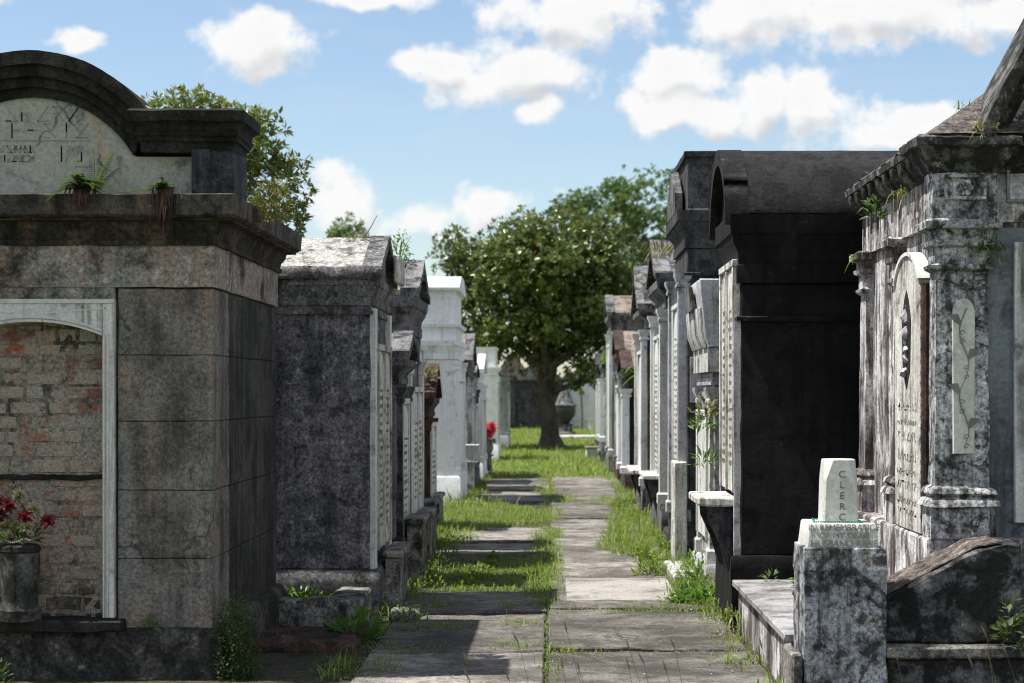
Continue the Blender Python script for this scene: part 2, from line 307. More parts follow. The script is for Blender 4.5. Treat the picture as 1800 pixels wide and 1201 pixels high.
# ------------------------------------------------------------------ object helpers
def tag(o, label=None, cat=None, group=None, kind=None):
    for k, v in (('label', label), ('category', cat), ('group', group), ('kind', kind)):
        if v: o[k] = v
    return o
def thing(name, label, cat, loc, group=None):
    o = bpy.data.objects.new(name, None); C.objects.link(o); o.location = loc; o.empty_display_size = .1
    bpy.context.view_layer.update()
    return tag(o, label, cat, group)
def finish(me, name, mat, parent, smooth):
    me.materials.append(mat)
    if smooth:
        me.polygons.foreach_set('use_smooth', [True] * len(me.polygons))
        me.set_sharp_from_angle(angle=R(38))
    o = bpy.data.objects.new(name, me); C.objects.link(o)
    if parent:
        o.parent = parent
        off = Vector((0, 0, 0)); q = parent
        while q: off += q.location; q = q.parent
        me.transform(Matrix.Translation(-off))
    return o
def obj(name, bm, mat, parent=None, smooth=True):
    bmesh.ops.recalc_face_normals(bm, faces=bm.faces[:])
    me = bpy.data.meshes.new(name); bm.to_mesh(me); bm.free()
    return finish(me, name, mat, parent, smooth)
def obj_at(name, bm, mat, loc):                  # a one-mesh thing with its origin at its base
    o = obj(name, bm, mat); o.data.transform(Matrix.Translation(-Vector(loc))); o.location = loc; return o
def np_obj(name, V, F, mat, parent=None, loc=None):
    V = np.asarray(V, np.float32); F = np.asarray(F, np.int32); k = F.shape[1]
    me = bpy.data.meshes.new(name)
    me.vertices.add(len(V)); me.vertices.foreach_set('co', V.ravel())
    me.loops.add(F.size); me.loops.foreach_set('vertex_index', F.ravel())
    me.polygons.add(len(F)); me.polygons.foreach_set('loop_start', np.arange(0, F.size, k, dtype=np.int32))
    me.update(calc_edges=True); me.validate()
    o = finish(me, name, mat, parent, False)
    if loc: me.transform(Matrix.Translation(-Vector(loc))); o.location = loc
    return o
ID = lambda a, b, c: Vector((a, b, c))
def side_map(s, xf):                              # (u into the tomb from its aisle front, v along the aisle, z)
    return lambda u, v, z: Vector((s * (xf + u), v, z))
def front_map(xc, y0):                            # (u into the tomb from a front facing the camera, v to the right, z)
    return lambda u, v, z: Vector((xc + v, y0 + u, z))
def BM(): return bmesh.new()
def box(bm, T, a0, a1, b0, b1, c0, c1, bev=.008):
    vs = [bm.verts.new(T(a, b, c)) for a in (a0, a1) for b in (b0, b1) for c in (c0, c1)]
    fs = [bm.faces.new([vs[i] for i in q]) for q in ((0, 1, 3, 2), (4, 6, 7, 5), (0, 4, 5, 1), (2, 3, 7, 6), (0, 2, 6, 4), (1, 5, 7, 3))]
    if bev:
        es = {e for f in fs for e in f.edges}
        bmesh.ops.bevel(bm, geom=list(es), offset=bev, segments=1, affect='EDGES', clamp_overlap=True)
    return bm
def prism(bm, T, poly, a0, a1, bev=0):            # polygon of (b, c) extruded along a
    A = [bm.verts.new(T(a0, b, c)) for b, c in poly]; B = [bm.verts.new(T(a1, b, c)) for b, c in poly]
    n = len(poly)
    fs = [bm.faces.new(A), bm.faces.new(B[::-1])] + [bm.faces.new((A[i], B[i], B[(i + 1) % n], A[(i + 1) % n])) for i in range(n)]
    if bev:
        es = list(fs[0].edges) + list(fs[1].edges)
        bmesh.ops.bevel(bm, geom=es, offset=bev, segments=1, affect='EDGES', clamp_overlap=True)
    return bm
def loft(bm, T, a0, a1, b0, b1, prof):            # rectangular rings at (z, overhang): mouldings
    rings = []
    for z, o in prof:
        rings.append([bm.verts.new(T(a, b, z)) for a, b in ((a0 - o, b0 - o), (a1 + o, b0 - o), (a1 + o, b1 + o), (a0 - o, b1 + o))])
    for r0, r1 in zip(rings, rings[1:]):
        for i in range(4): bm.faces.new((r0[i], r0[(i + 1) % 4], r1[(i + 1) % 4], r1[i]))
    bm.faces.new(rings[0][::-1]); bm.faces.new(rings[-1]); return bm
def arcband(bm, T, cb, cc, r0, r1, t0, t1, a0, a1, n=28, rings=None):
    def ring(r): return [(cb + r * math.cos(R(t0 + (t1 - t0) * i / n)), cc + r * math.sin(R(t0 + (t1 - t0) * i / n))) for i in range(n + 1)]
    I, O = rings or (ring(r0), ring(r1))
    v = [[bm.verts.new(T(a, *q)) for q in L] for L in (I, O) for a in (a0, a1)]
    iF, iB, oF, oB = v
    for i in range(n):
        bm.faces.new((iF[i], iF[i + 1], oF[i + 1], oF[i])); bm.faces.new((iB[i], oB[i], oB[i + 1], iB[i + 1]))
        bm.faces.new((oF[i], oF[i + 1], oB[i + 1], oB[i])); bm.faces.new((iF[i], iB[i], iB[i + 1], iF[i + 1]))
    for i in (0, n): bm.faces.new((iF[i], oF[i], oB[i], iB[i]))
    return bm
def lathe(bm, cx, cy, prof, n=20):
    rings = [[bm.verts.new((cx + r * math.cos(2 * math.pi * i / n), cy + r * math.sin(2 * math.pi * i / n), z)) for i in range(n)] for r, z in prof]
    for r0, r1 in zip(rings, rings[1:]):
        for i in range(n): bm.faces.new((r0[i], r0[(i + 1) % n], r1[(i + 1) % n], r1[i]))
    bm.faces.new(rings[0][::-1]); bm.faces.new(rings[-1]); return bm
def tube(bm, pts, rad, n=8):
    pts = [Vector(p) for p in pts]; rings = []
    for i, p in enumerate(pts):
        d = (pts[min(i + 1, len(pts) - 1)] - pts[max(i - 1, 0)]).normalized()
        a = d.orthogonal().normalized() if abs(d.z) > .95 else d.cross(Vector((0, 0, 1))).normalized()
        b = d.cross(a)
        r = rad[i] if isinstance(rad, (list, tuple)) else rad
        rings.append([bm.verts.new(p + (a * math.cos(2 * math.pi * k / n) + b * math.sin(2 * math.pi * k / n)) * r) for k in range(n)])
    for r0, r1 in zip(rings, rings[1:]):
        for i in range(n): bm.faces.new((r0[i], r0[(i + 1) % n], r1[(i + 1) % n], r1[i]))
    bm.faces.new(rings[0][::-1]); bm.faces.new(rings[-1]); return bm
def rough(bm, res=.08, amp=.006, freq=5.0, seed=0):   # cut into small faces, then wear the surface and edges uneven
    bb = [Vector([min(v.co[i] for v in bm.verts) for i in range(3)]), Vector([max(v.co[i] for v in bm.verts) for i in range(3)])]
    for ax in range(3):
        n = int((bb[1][ax] - bb[0][ax]) / res)
        no = Vector((0, 0, 0)); no[ax] = 1
        for k in range(1, n):
            co = bb[0].copy(); co[ax] += (bb[1][ax] - bb[0][ax]) * k / n + .0007
            bmesh.ops.bisect_plane(bm, geom=bm.verts[:] + bm.edges[:] + bm.faces[:], plane_co=co, plane_no=no, dist=1e-5)
    o = Vector((seed * 3.7, seed * 1.3, seed * 2.1))
    for v in bm.verts:
        q = v.co + o
        v.co = v.co + noise.noise_vector(q * freq) * amp + noise.noise_vector(q * freq * 4.3) * amp * .55
    return bm
def glyphs(bm, T, rows, seed, stroke=.005, proud=.002):   # worn, unreadable carved characters: rows of (z0, z1, v0, v1, count)
    rg = random.Random(seed)
    for (z0, z1, v0, v1, n) in rows:
        cw = (v1 - v0) / n
        for i in range(n):
            a = v0 + cw * (i + .12); b = v0 + cw * (i + .82)
            for s in range(rg.choice((2, 3, 3, 4))):
                k = rg.random()
                if k < .4:
                    vv = rg.choice((a, b, (a + b) / 2)); q = z0 + (z1 - z0) * rg.choice((0, 0, .4)); e = z1 - (z1 - z0) * rg.choice((0, 0, .4))
                    box(bm, T, -proud, .001, vv, vv + stroke, q, e, 0)
                elif k < .75:
                    zz = rg.choice((z0, z1 - stroke, (z0 + z1) / 2)); box(bm, T, -proud, .001, a, rg.choice((b, (a + b) / 2)), zz, zz + stroke, 0)
                else:
                    sgn = rg.choice((1, -1)); p0 = (a, z0) if sgn > 0 else (a, z1); p1 = (b, z1) if sgn > 0 else (b, z0)
                    prism(bm, T, [(p0[0], p0[1]), (p0[0] + stroke, p0[1]), (p1[0] + stroke, p1[1]), (p1[0], p1[1])], -proud, .001)
    return bm
def text_bm(s, size, loc, spacing=1.0, extrude=.0015):     # lettering on a face that looks at the camera (-Y)
    cu = bpy.data.curves.new('lettering', 'FONT'); cu.body = s; cu.size = size; cu.align_x = 'CENTER'; cu.align_y = 'CENTER'
    cu.extrude = extrude; cu.space_line = spacing
    o = bpy.data.objects.new('lettering', cu); C.objects.link(o)
    dg = bpy.context.evaluated_depsgraph_get(); me = bpy.data.meshes.new_from_object(o.evaluated_get(dg))
    bpy.data.objects.remove(o); me.transform(Matrix.Translation(loc) @ Matrix.Rotation(R(90), 4, 'X'))
    bm = BM(); bm.from_mesh(me); return bm

# plants in numpy
rng = np.random.default_rng(7)
def unit(a): return a / np.maximum(1e-9, np.linalg.norm(a, axis=-1, keepdims=True))
def leaf_quads(P, D, U, L, W, fold=.25):           # folded rhombic leaves at P pointing along D, up-side U
    S = unit(np.cross(D, U)); Nn = unit(np.cross(S, D)); L = np.asarray(L)[:, None]; W = np.asarray(W)[:, None]
    V = np.stack([P, P + D * L * .5 + S * W + Nn * W * fold, P + D * L - Nn * L * .06, P + D * L * .5 - S * W + Nn * W * fold], 1).reshape(-1, 3)
    i = np.arange(len(P))[:, None] * 4
    F = np.concatenate([i + [0, 1, 2], i + [0, 2, 3]], 1).reshape(-1, 3); return V, F
def blades_np(P, h, wd, lean, rg):
    n = len(P); th = rg.uniform(0, 2 * np.pi, n); ld = np.stack([np.cos(th), np.sin(th), 0 * th], 1)
    s = np.stack([-np.sin(th), np.cos(th), 0 * th], 1); up = np.array([0, 0, 1.0])
    h = h[:, None]; wd = wd[:, None]; ln = (lean * rg.uniform(.1, 1, n))[:, None] * h
    V = np.stack([P - s * wd, P + s * wd, P + up * h * .6 + ld * ln * .35 - s * wd * .75, P + up * h * .6 + ld * ln * .35 + s * wd * .75,
                  P + up * h * np.clip(1 - ln / h * .35, .3, 1) + ld * ln], 1).reshape(-1, 3)
    i = np.arange(n)[:, None] * 5
    F = np.concatenate([i + [0, 1, 3], i + [0, 3, 2], i + [2, 3, 4]], 1).reshape(-1, 3); return V, F
def in_poly(P, poly):
    x, y = P[:, 0], P[:, 1]; ins = np.zeros(len(P), bool); n = len(poly)
    for i in range(n):
        (x0, y0), (x1, y1) = poly[i], poly[(i + 1) % n]
        c = ((y0 > y) != (y1 > y)) & (x < (x1 - x0) * (y - y0) / (y1 - y0 + 1e-12) + x0); ins ^= c
    return ins
def scatter(poly, dens, rg, edge=.0):
    poly = np.array(poly); lo, hi = poly.min(0) - edge, poly.max(0) + edge
    n = int((hi - lo).prod() * dens); P = rg.uniform(lo, hi, (n, 2))
    J = P + rg.normal(0, edge, P.shape) if edge else P
    P = P[in_poly(J, poly)]
    k = np.array([noise.noise(Vector((a * 2.3, b * 2.3, 0))) + .5 * noise.noise(Vector((a * 7, b * 7, 3))) for a, b in P]) if len(P) else np.zeros(0)
    P = P[k > rg.uniform(-.42, .3, len(P))]
    return np.column_stack([P, np.zeros(len(P))])
def join(parts):
    Vs, Fs, o = [], [], 0
    for V, F in parts: Vs.append(V); Fs.append(F + o); o += len(V)
    return np.concatenate(Vs), np.concatenate(Fs)
def tuft_np(loc, n, L, w, droop, seed, spread=.03, stand=.7):     # arching strap leaves from one root
    rg = np.random.default_rng(seed); parts_v = []; parts_f = []; o = 0
    for _ in range(n):
        th = rg.uniform(0, 2 * np.pi); el = rg.uniform(stand * .5, 1.0) * np.pi / 2; l = L * rg.uniform(.55, 1.1); dr = droop * rg.uniform(.5, 1.4)
        d = np.array([np.cos(th) * np.cos(el), np.sin(th) * np.cos(el), np.sin(el)]); s = np.array([-np.sin(th), np.cos(th), 0])
        p = np.array(loc) + np.append(rg.normal(0, spread, 2), 0); k = 6; vs = []
        for j in range(k):
            t = j / (k - 1); q = p + d * l * t - np.array([0, 0, 1]) * dr * l * t * t
            ww = w * (1 - t * .92) * (.6 + .8 * min(t * 3, 1)) ; vs += [q - s * ww, q + s * ww]
        parts_v.append(vs)
        for j in range(k - 1): parts_f.append([o + 2 * j, o + 2 * j + 1, o + 2 * j + 3, o + 2 * j + 2])
        o += 2 * k
    return np.array(parts_v).reshape(-1, 3), np.array(parts_f)
def leafy_np(loc, r, h, n, size, seed, wd=.36, updir=.4):           # small bushy weed: leaves through a squat volume
    rg = np.random.default_rng(seed)
    D = unit(rg.normal(0, 1, (n, 3))); D[:, 2] = np.abs(D[:, 2])
    P = np.array(loc) + D * np.array([r, r, h]) * (rg.uniform(.15, 1, (n, 1)) ** .6)
    A = unit(D * [1, 1, .3] + rg.normal(0, .5, (n, 3)) + [0, 0, updir]); U = unit(rg.normal(0, .4, (n, 3)) + [0, 0, 1])
    L = size * rg.uniform(.6, 1.3, n); return leaf_quads(P, A, U, L, L * wd * .5)
def frond_np(p, d, L, w, droop, npin, up=(0, 0, 1)):                # one pinnate fern frond
    p = np.array(p, float); d = unit(np.array(d, float)); Ps, Ds, Ls = [], [], []
    s = unit(np.cross(d, up))
    for j in range(1, npin + 1):
        t = j / npin; q = p + d * L * t - np.array([0, 0, 1]) * droop * L * t * t
        l = w * math.sin(math.pi * min(.98, .12 + .86 * t)) ** .7
        for sg in (-1, 1):
            Ps.append(q); Ds.append(unit(s * sg + d * .45 - np.array([0, 0, .15]))); Ls.append(l)
    Ps, Ds, Ls = np.array(Ps), np.array(Ds), np.array(Ls)
    V, F = leaf_quads(Ps, Ds, np.tile(np.array(up, float) + d * .1 + [.01, .02, 0], (len(Ps), 1)), Ls, Ls * 0 + L / npin * .5)
    k = 8; rv = []
    for j in range(k + 1):
        t = j / k; q = p + d * L * t - np.array([0, 0, 1]) * droop * L * t * t; rv += [q - s * .0025, q + s * .0025]
    rf = []
    for j in range(k): rf += [[2 * j, 2 * j + 1, 2 * j + 3], [2 * j, 2 * j + 3, 2 * j + 2]]
    return join([(V, F), (np.array(rv), np.array(rf))])

# ------------------------------------------------------------------ ground and path
bm = BM(); bmesh.ops.create_grid(bm, x_segments=4, y_segments=4, size=1)
for v in bm.verts: v.co = (v.co.x * 600, v.co.y * 900 + 600, 0)
tag(obj('ground', bm, M['ground'], smooth=False), kind='structure')
bm = BM(); rg = random.Random(5)
v = [bm.verts.new(q) for q in ((-5, 5, .004), (5, 5, .004), (5, 34.5, .004), (-5, 34.5, .004))]; bm.faces.new(v)
tag(obj('path_bed', bm, M['soil'], smooth=False), kind='structure'); bm = BM()
def slabrow(x0, x1, ds, zb=.0):
    for a, b in zip(ds, ds[1:]):
        tx_, ty_ = rg.uniform(-.012, .012), rg.uniform(-.01, .01)
        s = BM(); z = .024 + rg.uniform(-.006, .008)
        box(s, ID, x0 + rg.uniform(0, .02), x1 - rg.uniform(0, .02), a + .012 + a * .0015, b - .012 - a * .0015, -.03, z, .008)
        for v in s.verts:
            v.co.z += noise.noise(v.co * .9) * .008 + (v.co.x - (x0 + x1) / 2) * tx_ + (v.co.y - (a + b) / 2) * ty_
            v.co.x += noise.noise(v.co * 1.7 + Vector((3, 1, 0))) * .022; v.co.y += noise.noise(v.co * 1.9) * .02
        me = bpy.data.meshes.new('t'); s.to_mesh(me); s.free(); bm.from_mesh(me); bpy.data.meshes.remove(me)
def dd(*ys): return [FPX * EYE / (y - YH) for y in ys]
for q in ([9.2] + dd(1157, 1084, 1044), dd(976, 958, 931), dd(886, 866), dd(862, 851, 844)): slabrow(-1.12, -.035, q)
slabrow(-.02, 1.2, [9.0] + dd(1150, 1077, 1017, 950, 934, 914, 889, 866, 842))
tag(obj('path', rough(bm, .09, .009, 4.5, 3), M['slab']), kind='structure')
bm = BM(); d0, d1 = dd(1063, 1024)
box(bm, ID, X(996, d0), X(1196, d0), d0, d1, .0, .036, .006)
tag(obj_at('marble_slab', rough(bm, .12, .004, 4, 9), M['slabmarble'], (.5, (d0 + d1) / 2, 0)), 'pale rectangular marble slab laid flat in the grey path', 'paving slab')

# ------------------------------------------------------------------ near left tomb (front faces the camera)
d = 10.5; K = d / FPX
def fx(px): return (px - XV) * K
def fz(py): return EYE - (py - YH) * K
XC = fx(58); T = front_map(XC, d)
def fv(px): return fx(px) - XC
HW = fv(375); DEP = 2.4
L1 = thing('tomb', 'large dark tomb with round arched parapet and bricked up opening in white marble frame', 'tomb', (XC, d, 0))
# wall core with an opening: jambs, head and back
bm = BM(); ow = fv(180); ztop = fz(505)
box(bm, T, .02, DEP, -HW + .012, -fv(203) , .27, ztop, .0)
box(bm, T, .02, DEP, fv(203), HW - .012, .27, ztop, .0)
box(bm, T, .22, DEP - .01, -fv(203), fv(203), .27, ztop, .0)
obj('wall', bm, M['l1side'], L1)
bm = BM(); box(bm, T, -.006, .219, -fv(203) + .001, fv(203) - .001, fz(527), ztop, .0)
obj('lintel', rough(bm, .06, .003, 6, 11), M['l1frieze'], L1)
# coursed corner piers, each course a block with an open joint above it
for sgn in (-1, 1):
    bm = BM(); ys = [1105, 982, 862, 741, 624, 507]
    for i, (y0, y1) in enumerate(zip(ys, ys[1:])):
        a, b = (fv(207), HW) if sgn > 0 else (-HW, -fv(207))
        box(bm, T, 0, .5, a, b, fz(y0) + .0016, fz(y1) - .0016, .005)
    obj('pier', rough(bm, .07, .005, 6, 2 + sgn), M['l1'], L1)
ys = [1105, 982, 862, 741, 624, 507]
for sgn in (-1, 1):
    bm = BM()
    for y0, y1 in zip(ys, ys[1:]):
        a, b = (HW - .3, HW) if sgn > 0 else (-HW, -HW + .3)
        box(bm, T, .502, DEP, a, b, fz(y0) + .0016, fz(y1) - .0016, .005)
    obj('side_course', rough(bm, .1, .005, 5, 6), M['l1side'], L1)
bm = BM(); loft(bm, T, 0, DEP, -HW, HW, [(-.05, .06), (.24, .055), (.275, .035), (.285, .01)])
obj('plinth', rough(bm, .07, .012, 5, 8), M['l1base'], L1)
bm = BM(); loft(bm, T, -.012, DEP, -HW - .012, HW + .012, [(fz(505), 0), (fz(432), 0)])
obj('frieze', rough(bm, .07, .004, 6, 12), M['l1frieze'], L1)
bm = BM(); loft(bm, T, 0, DEP, -HW, HW, [(fz(432), .0), (fz(432), .03), (fz(424), .035), (fz(421), .02), (fz(412), .03), (fz(400), .055), (fz(392), .06), (fz(390), .115), (fz(386), .12)])
obj('cornice', rough(bm, .08, .006, 6, 14), M['l1corn'], L1)
bm = BM(); loft(bm, T, 0, DEP, -HW, HW, [(fz(386) + .002, .13), (fz(381), .15), (fz(347), .155), (fz(345), .13)])
obj('cornice_fascia', rough(bm, .08, .006, 6, 13), M['l1fascia'], L1)
bm = BM(); loft(bm, T, .46, DEP, -HW, HW, [(fz(345) - .01, .12), (fz(325), -.2), (fz(300), -.7)])
obj('roof', rough(bm, .12, .008, 5, 15), M['l1dark'], L1)
# parapet: arched tympanum, moulded arch, end piers and caps
z0 = fz(345); PF = .02
bm = BM(); r_in = 204 * K; cyc = fz(372); ang = math.degrees(math.asin((fz(275) - cyc) / r_in))
arc = [(r_in * math.cos(R(t)), cyc + r_in * math.sin(R(t))) for t in np.linspace(ang, 180 - ang, 26)]
prism(bm, T, [(fv(338), z0), (fv(338), fz(275))] + arc + [(-fv(338), fz(275)), (-fv(338), z0)], PF, .36)
obj('tympanum', bm, M['tympanum'], L1)
def arch_ring(t, n=30):                       # from the panel's edge (t=0) to the crown of the moulding (t=1)
    r_ = (203 + (254 - 203) * t) * K; c_ = fz(372 + (347 - 372) * t); zl_ = fz(272 + (205 - 272) * t)
    a_ = math.degrees(math.asin((zl_ - c_) / r_))
    return [(r_ * math.cos(R(a_ + (180 - 2 * a_) * i / n)), c_ + r_ * math.sin(R(a_ + (180 - 2 * a_) * i / n))) for i in range(n + 1)]
bm = BM()
for (ta_, tb_, pr) in ((.69, 1.0, .10), (.42, .7, .075), (.2, .43, .045), (-.02, .21, .02)):
    arcband(bm, T, 0, 0, 0, 0, 0, 0, PF - pr, .42 - pr * .1, 30, (arch_ring(ta_), arch_ring(tb_)))
obj('arch_moulding', rough(bm, .09, .004, 7, 17), M['l1dark'], L1)
for sgn in (-1, 1):
    a, b = sorted((sgn * fv(340), sgn * fv(414)))
    bm = BM(); box(bm, T, -.06, .4, a, b, z0, fz(262), .008)
    obj('parapet_pier', rough(bm, .07, .005, 6, 20 + sgn), M['l1slate'], L1)
    a, b = sorted((sgn * fv(252), sgn * fv(414)))
    bm = BM(); loft(bm, T, -.06, .4, a, b, [(fz(270), .0), (fz(252), .004), (fz(251.5), .018), (fz(243), .022), (fz(242), .03), (fz(236), .036), (fz(235.5), .024), (fz(224), .03), (fz(219), .05), (fz(218), .066), (fz(200), .07), (fz(196), .05)])
    obj('parapet_cap', rough(bm, .07, .006, 6, 24 + sgn), M['l1dark'], L1)
bm = BM()
rows = []
for (ya, yb, p0, p1, n) in ((186, 213, 5, 142, 5), (216, 242, 15, 158, 5), (255, 268, 8, 60, 5), (256, 284, 88, 152, 3), (272, 284, 4, 55, 4)):
    rows.append((fz(yb), fz(ya), fv(p0), fv(p1), n))
    rows.append((fz(yb), fz(ya), -fv(p1) , fv(0) - .01, n))
glyphs(bm, lambda u, v, z: T(u + PF, v, z), rows, 3, stroke=.006, proud=.003)
box(bm, lambda u, v, z: T(u + PF, v, z), -.004, .001, -fv(158), fv(158), fz(247), fz(246), 0)
for q in ((fz(293), fv(130), fv(155)),): box(bm, lambda u, v, z: T(u + PF, v, z), -.004, .001, q[1], q[2], q[0], q[0] + .004, 0)
obj('carved_inscription', bm, M['groove'], L1, False)
# white marble frame with a segmental arch head, brick infill, sill, hook
bm = BM(); spr = fz(590); crown_ = fz(566); hw = fv(182); rad = (hw * hw + (crown_ - spr) ** 2) / (2 * (crown_ - spr)); ca = crown_ - rad
ta = math.degrees(math.acos(hw / rad)); N_ = 18
inner = [(rad * math.cos(R(t)), ca + rad * math.sin(R(t))) for t in np.linspace(180 - ta, ta, N_)]
fo = fv(203)
for i in range(N_ - 1):
    (b0, c0), (b1, c1) = inner[i], inner[i + 1]
    prism(bm, T, [(b0, c0), (b1, c1), (b1, fz(526)), (b0, fz(526))], -.028, .12)
for sgn in (-1, 1):
    a, b = sorted((sgn * hw, sgn * fo)); box(bm, T, -.028, .12, a, b, fz(1086), fz(526), .004)
bmesh.ops.remove_doubles(bm, verts=bm.verts[:], dist=.0006)
obj('door_frame', bm, M['marble'], L1)
bm = BM()
for (o0, o1, pr) in ((.0, .012, -.04), (.02, .034, -.036)):
    for i in range(N_ - 1):
        (b0, c0), (b1, c1) = inner[i], inner[i + 1]
        prism(bm, T, [(b0 * .995, c0 + o0), (b1 * .995, c1 + o0), (b1 * .995, c1 + o1), (b0 * .995, c0 + o1)], pr, -.0275)
    for sgn in (-1, 1):
        a, b = sorted((sgn * (hw + o0 + .003), sgn * (hw + o1 + .003))); box(bm, T, pr, -.0275, a, b, fz(1085), spr + .004, .003)
a = box(bm, T, -.034, -.0275, -fo, fo, fz(534), fz(527), .002)
for sgn in (-1, 1):
    prism(bm, T, [(sgn * .1, fz(550)), (sgn * fv(188), fz(541)), (sgn * fv(188), fz(543)), (sgn * .1, fz(552))], -.0305, -.0275)
    prism(bm, T, [(sgn * fv(186), fz(541)), (sgn * fv(188), fz(541)), (sgn * fv(188), fz(572)), (sgn * fv(186), fz(572))], -.0305, -.0275)
obj('frame_moulding', bm, M['marble_clean'], L1)
bm = BM(); box(bm, T, .107, .22, -fv(203) + .002, fv(203) - .002, .27, fz(530), .0)
obj('brick_infill', rough(bm, .04, .006, 9, 31), M['mortar'], L1)
bm = BM(); rgb = random.Random(12); row = 0; zq = .285
while zq < fz(560):
    hq = rgb.uniform(.066, .078); vq = -fv(203) - rgb.uniform(.02, .2)
    while vq < fv(203):
        wq = rgb.choice((.2, .21, .22, .1)) ; a, b = max(vq, -fv(203) + .01), min(vq + wq, fv(203) - .01)
        if b - a > .04 and rgb.random() > .2:
            q = BM(); box(q, T, rgb.uniform(.099, .107), .12, a, b, zq, zq + hq, .008); rough(q, .03, .004, 14, rgb.random() * 9)
            me = bpy.data.meshes.new('t'); q.to_mesh(me); q.free(); bm.from_mesh(me); bpy.data.meshes.remove(me)
        vq += wq + rgb.uniform(.01, .02)
    zq += hq + rgb.uniform(.01, .016); row += 1
obj('brick_courses', bm, M['brick'], L1)
bm = BM(); box(bm, T, .075, .1, -hw - .01, hw - .0, fz(845), fz(836), .004)
obj('brick_ledge', rough(bm, .03, .01, 12, 33), M['l1dark'], L1)
bm = BM(); box(bm, T, -.14, .1, -fv(210), fv(222), fz(1107), fz(1087), .008)
obj('sill', rough(bm, .05, .008, 8, 35), M['l1dark'], L1)
bm = BM(); tube(bm, [T(.04, fv(72), fz(566)), T(.02, fv(72), fz(574)), T(.02, fv(72), fz(582))], [.004, .004, .008])
obj('iron_hook', bm, M['iron'], L1)

# urn with artificial flowers on the sill
ux, uy, uz = fx(42), d - .08, fz(1087)
U = thing('flower_urn', 'grey cylindrical stone urn on the sill of the bricked opening', 'urn', (ux, uy, uz))
h0 = fz(955) - uz
bm = BM(); lathe(bm, ux, uy, [(.115, uz), (.118, uz + .06), (.105, uz + .075), (.098, uz + .1), (.108, uz + h0 - .08), (.106, uz + h0 - .045)], 28)
obj('bowl', rough(bm, .05, .003, 9, 3), stone('mossy_grey_urn', (.11, .11, .105), (.07, .07, .065), patch=.45, streak=.4, lichen=.2, lcol=(.28, .29, .31)), U)
bm = BM(); lathe(bm, ux, uy, [(.106, uz + h0 - .044), (.114, uz + h0 - .035), (.112, uz + h0 - .01), (.095, uz + h0)], 28)
obj('rim', bm, M['l1dark'], U)
def bloom_np(c, r, n, seed, axis=(0, -.8, .5)):
    rg = np.random.default_rng(seed); ax = unit(np.array(axis, float)); D = unit(rg.normal(0, 1, (n, 3)) + ax * .9)
    return leaf_quads(np.tile(c, (n, 1)), D, np.tile(unit(ax + rg.normal(0, .1, 3)), (n, 1)), r * rg.uniform(.7, 1.1, n), np.full(n, r * .17))
FL = thing('flower_bouquet', 'faded red and cream artificial flower bouquet standing in the grey urn', 'flowers', (ux, uy, uz + h0))
zf = lambda y: fz(y)
for name, mat, lst in (('red_bloom', 'flower_red', [(8, 878), (28, 888), (92, 915), (55, 908), (-6, 930), (12, 905), (-20, 890)]), ('cream_bloom', 'flower_cream', [(42, 872), (68, 895), (6, 915), (-4, 900), (22, 925), (58, 925)])):
    for k, (px, py) in enumerate(lst):
        V, F = bloom_np(np.array([fx(px), uy - .05 + .05 * random.random(), zf(py)]), .056, 80, px + 100 + k, axis=((px - 42) / 60, -.8, .5))
        np_obj(name, V, F, M[mat], FL)
V, F = leafy_np((ux, uy, uz + h0), .13, .12, 70, .07, 9); np_obj('leaves', V, F, M['fern'], FL)
bm = BM()
for px, py in [(30 + 3.4 * i, 946 + 3 * math.sin(i * .5)) for i in range(13)] + [(10 + 2 * math.sin(i), 950 + 6 * i) for i in range(8)]:
    bmesh.ops.create_icosphere(bm, subdivisions=1, radius=.0045, matrix=Matrix.Translation((fx(px), uy - .122, zf(py))))
tag(obj_at('bead_necklace', bm, M['pearl'], (ux, uy - .122, zf(950))), 'string of small pale beads draped round the flowers on the grey urn', 'beads')

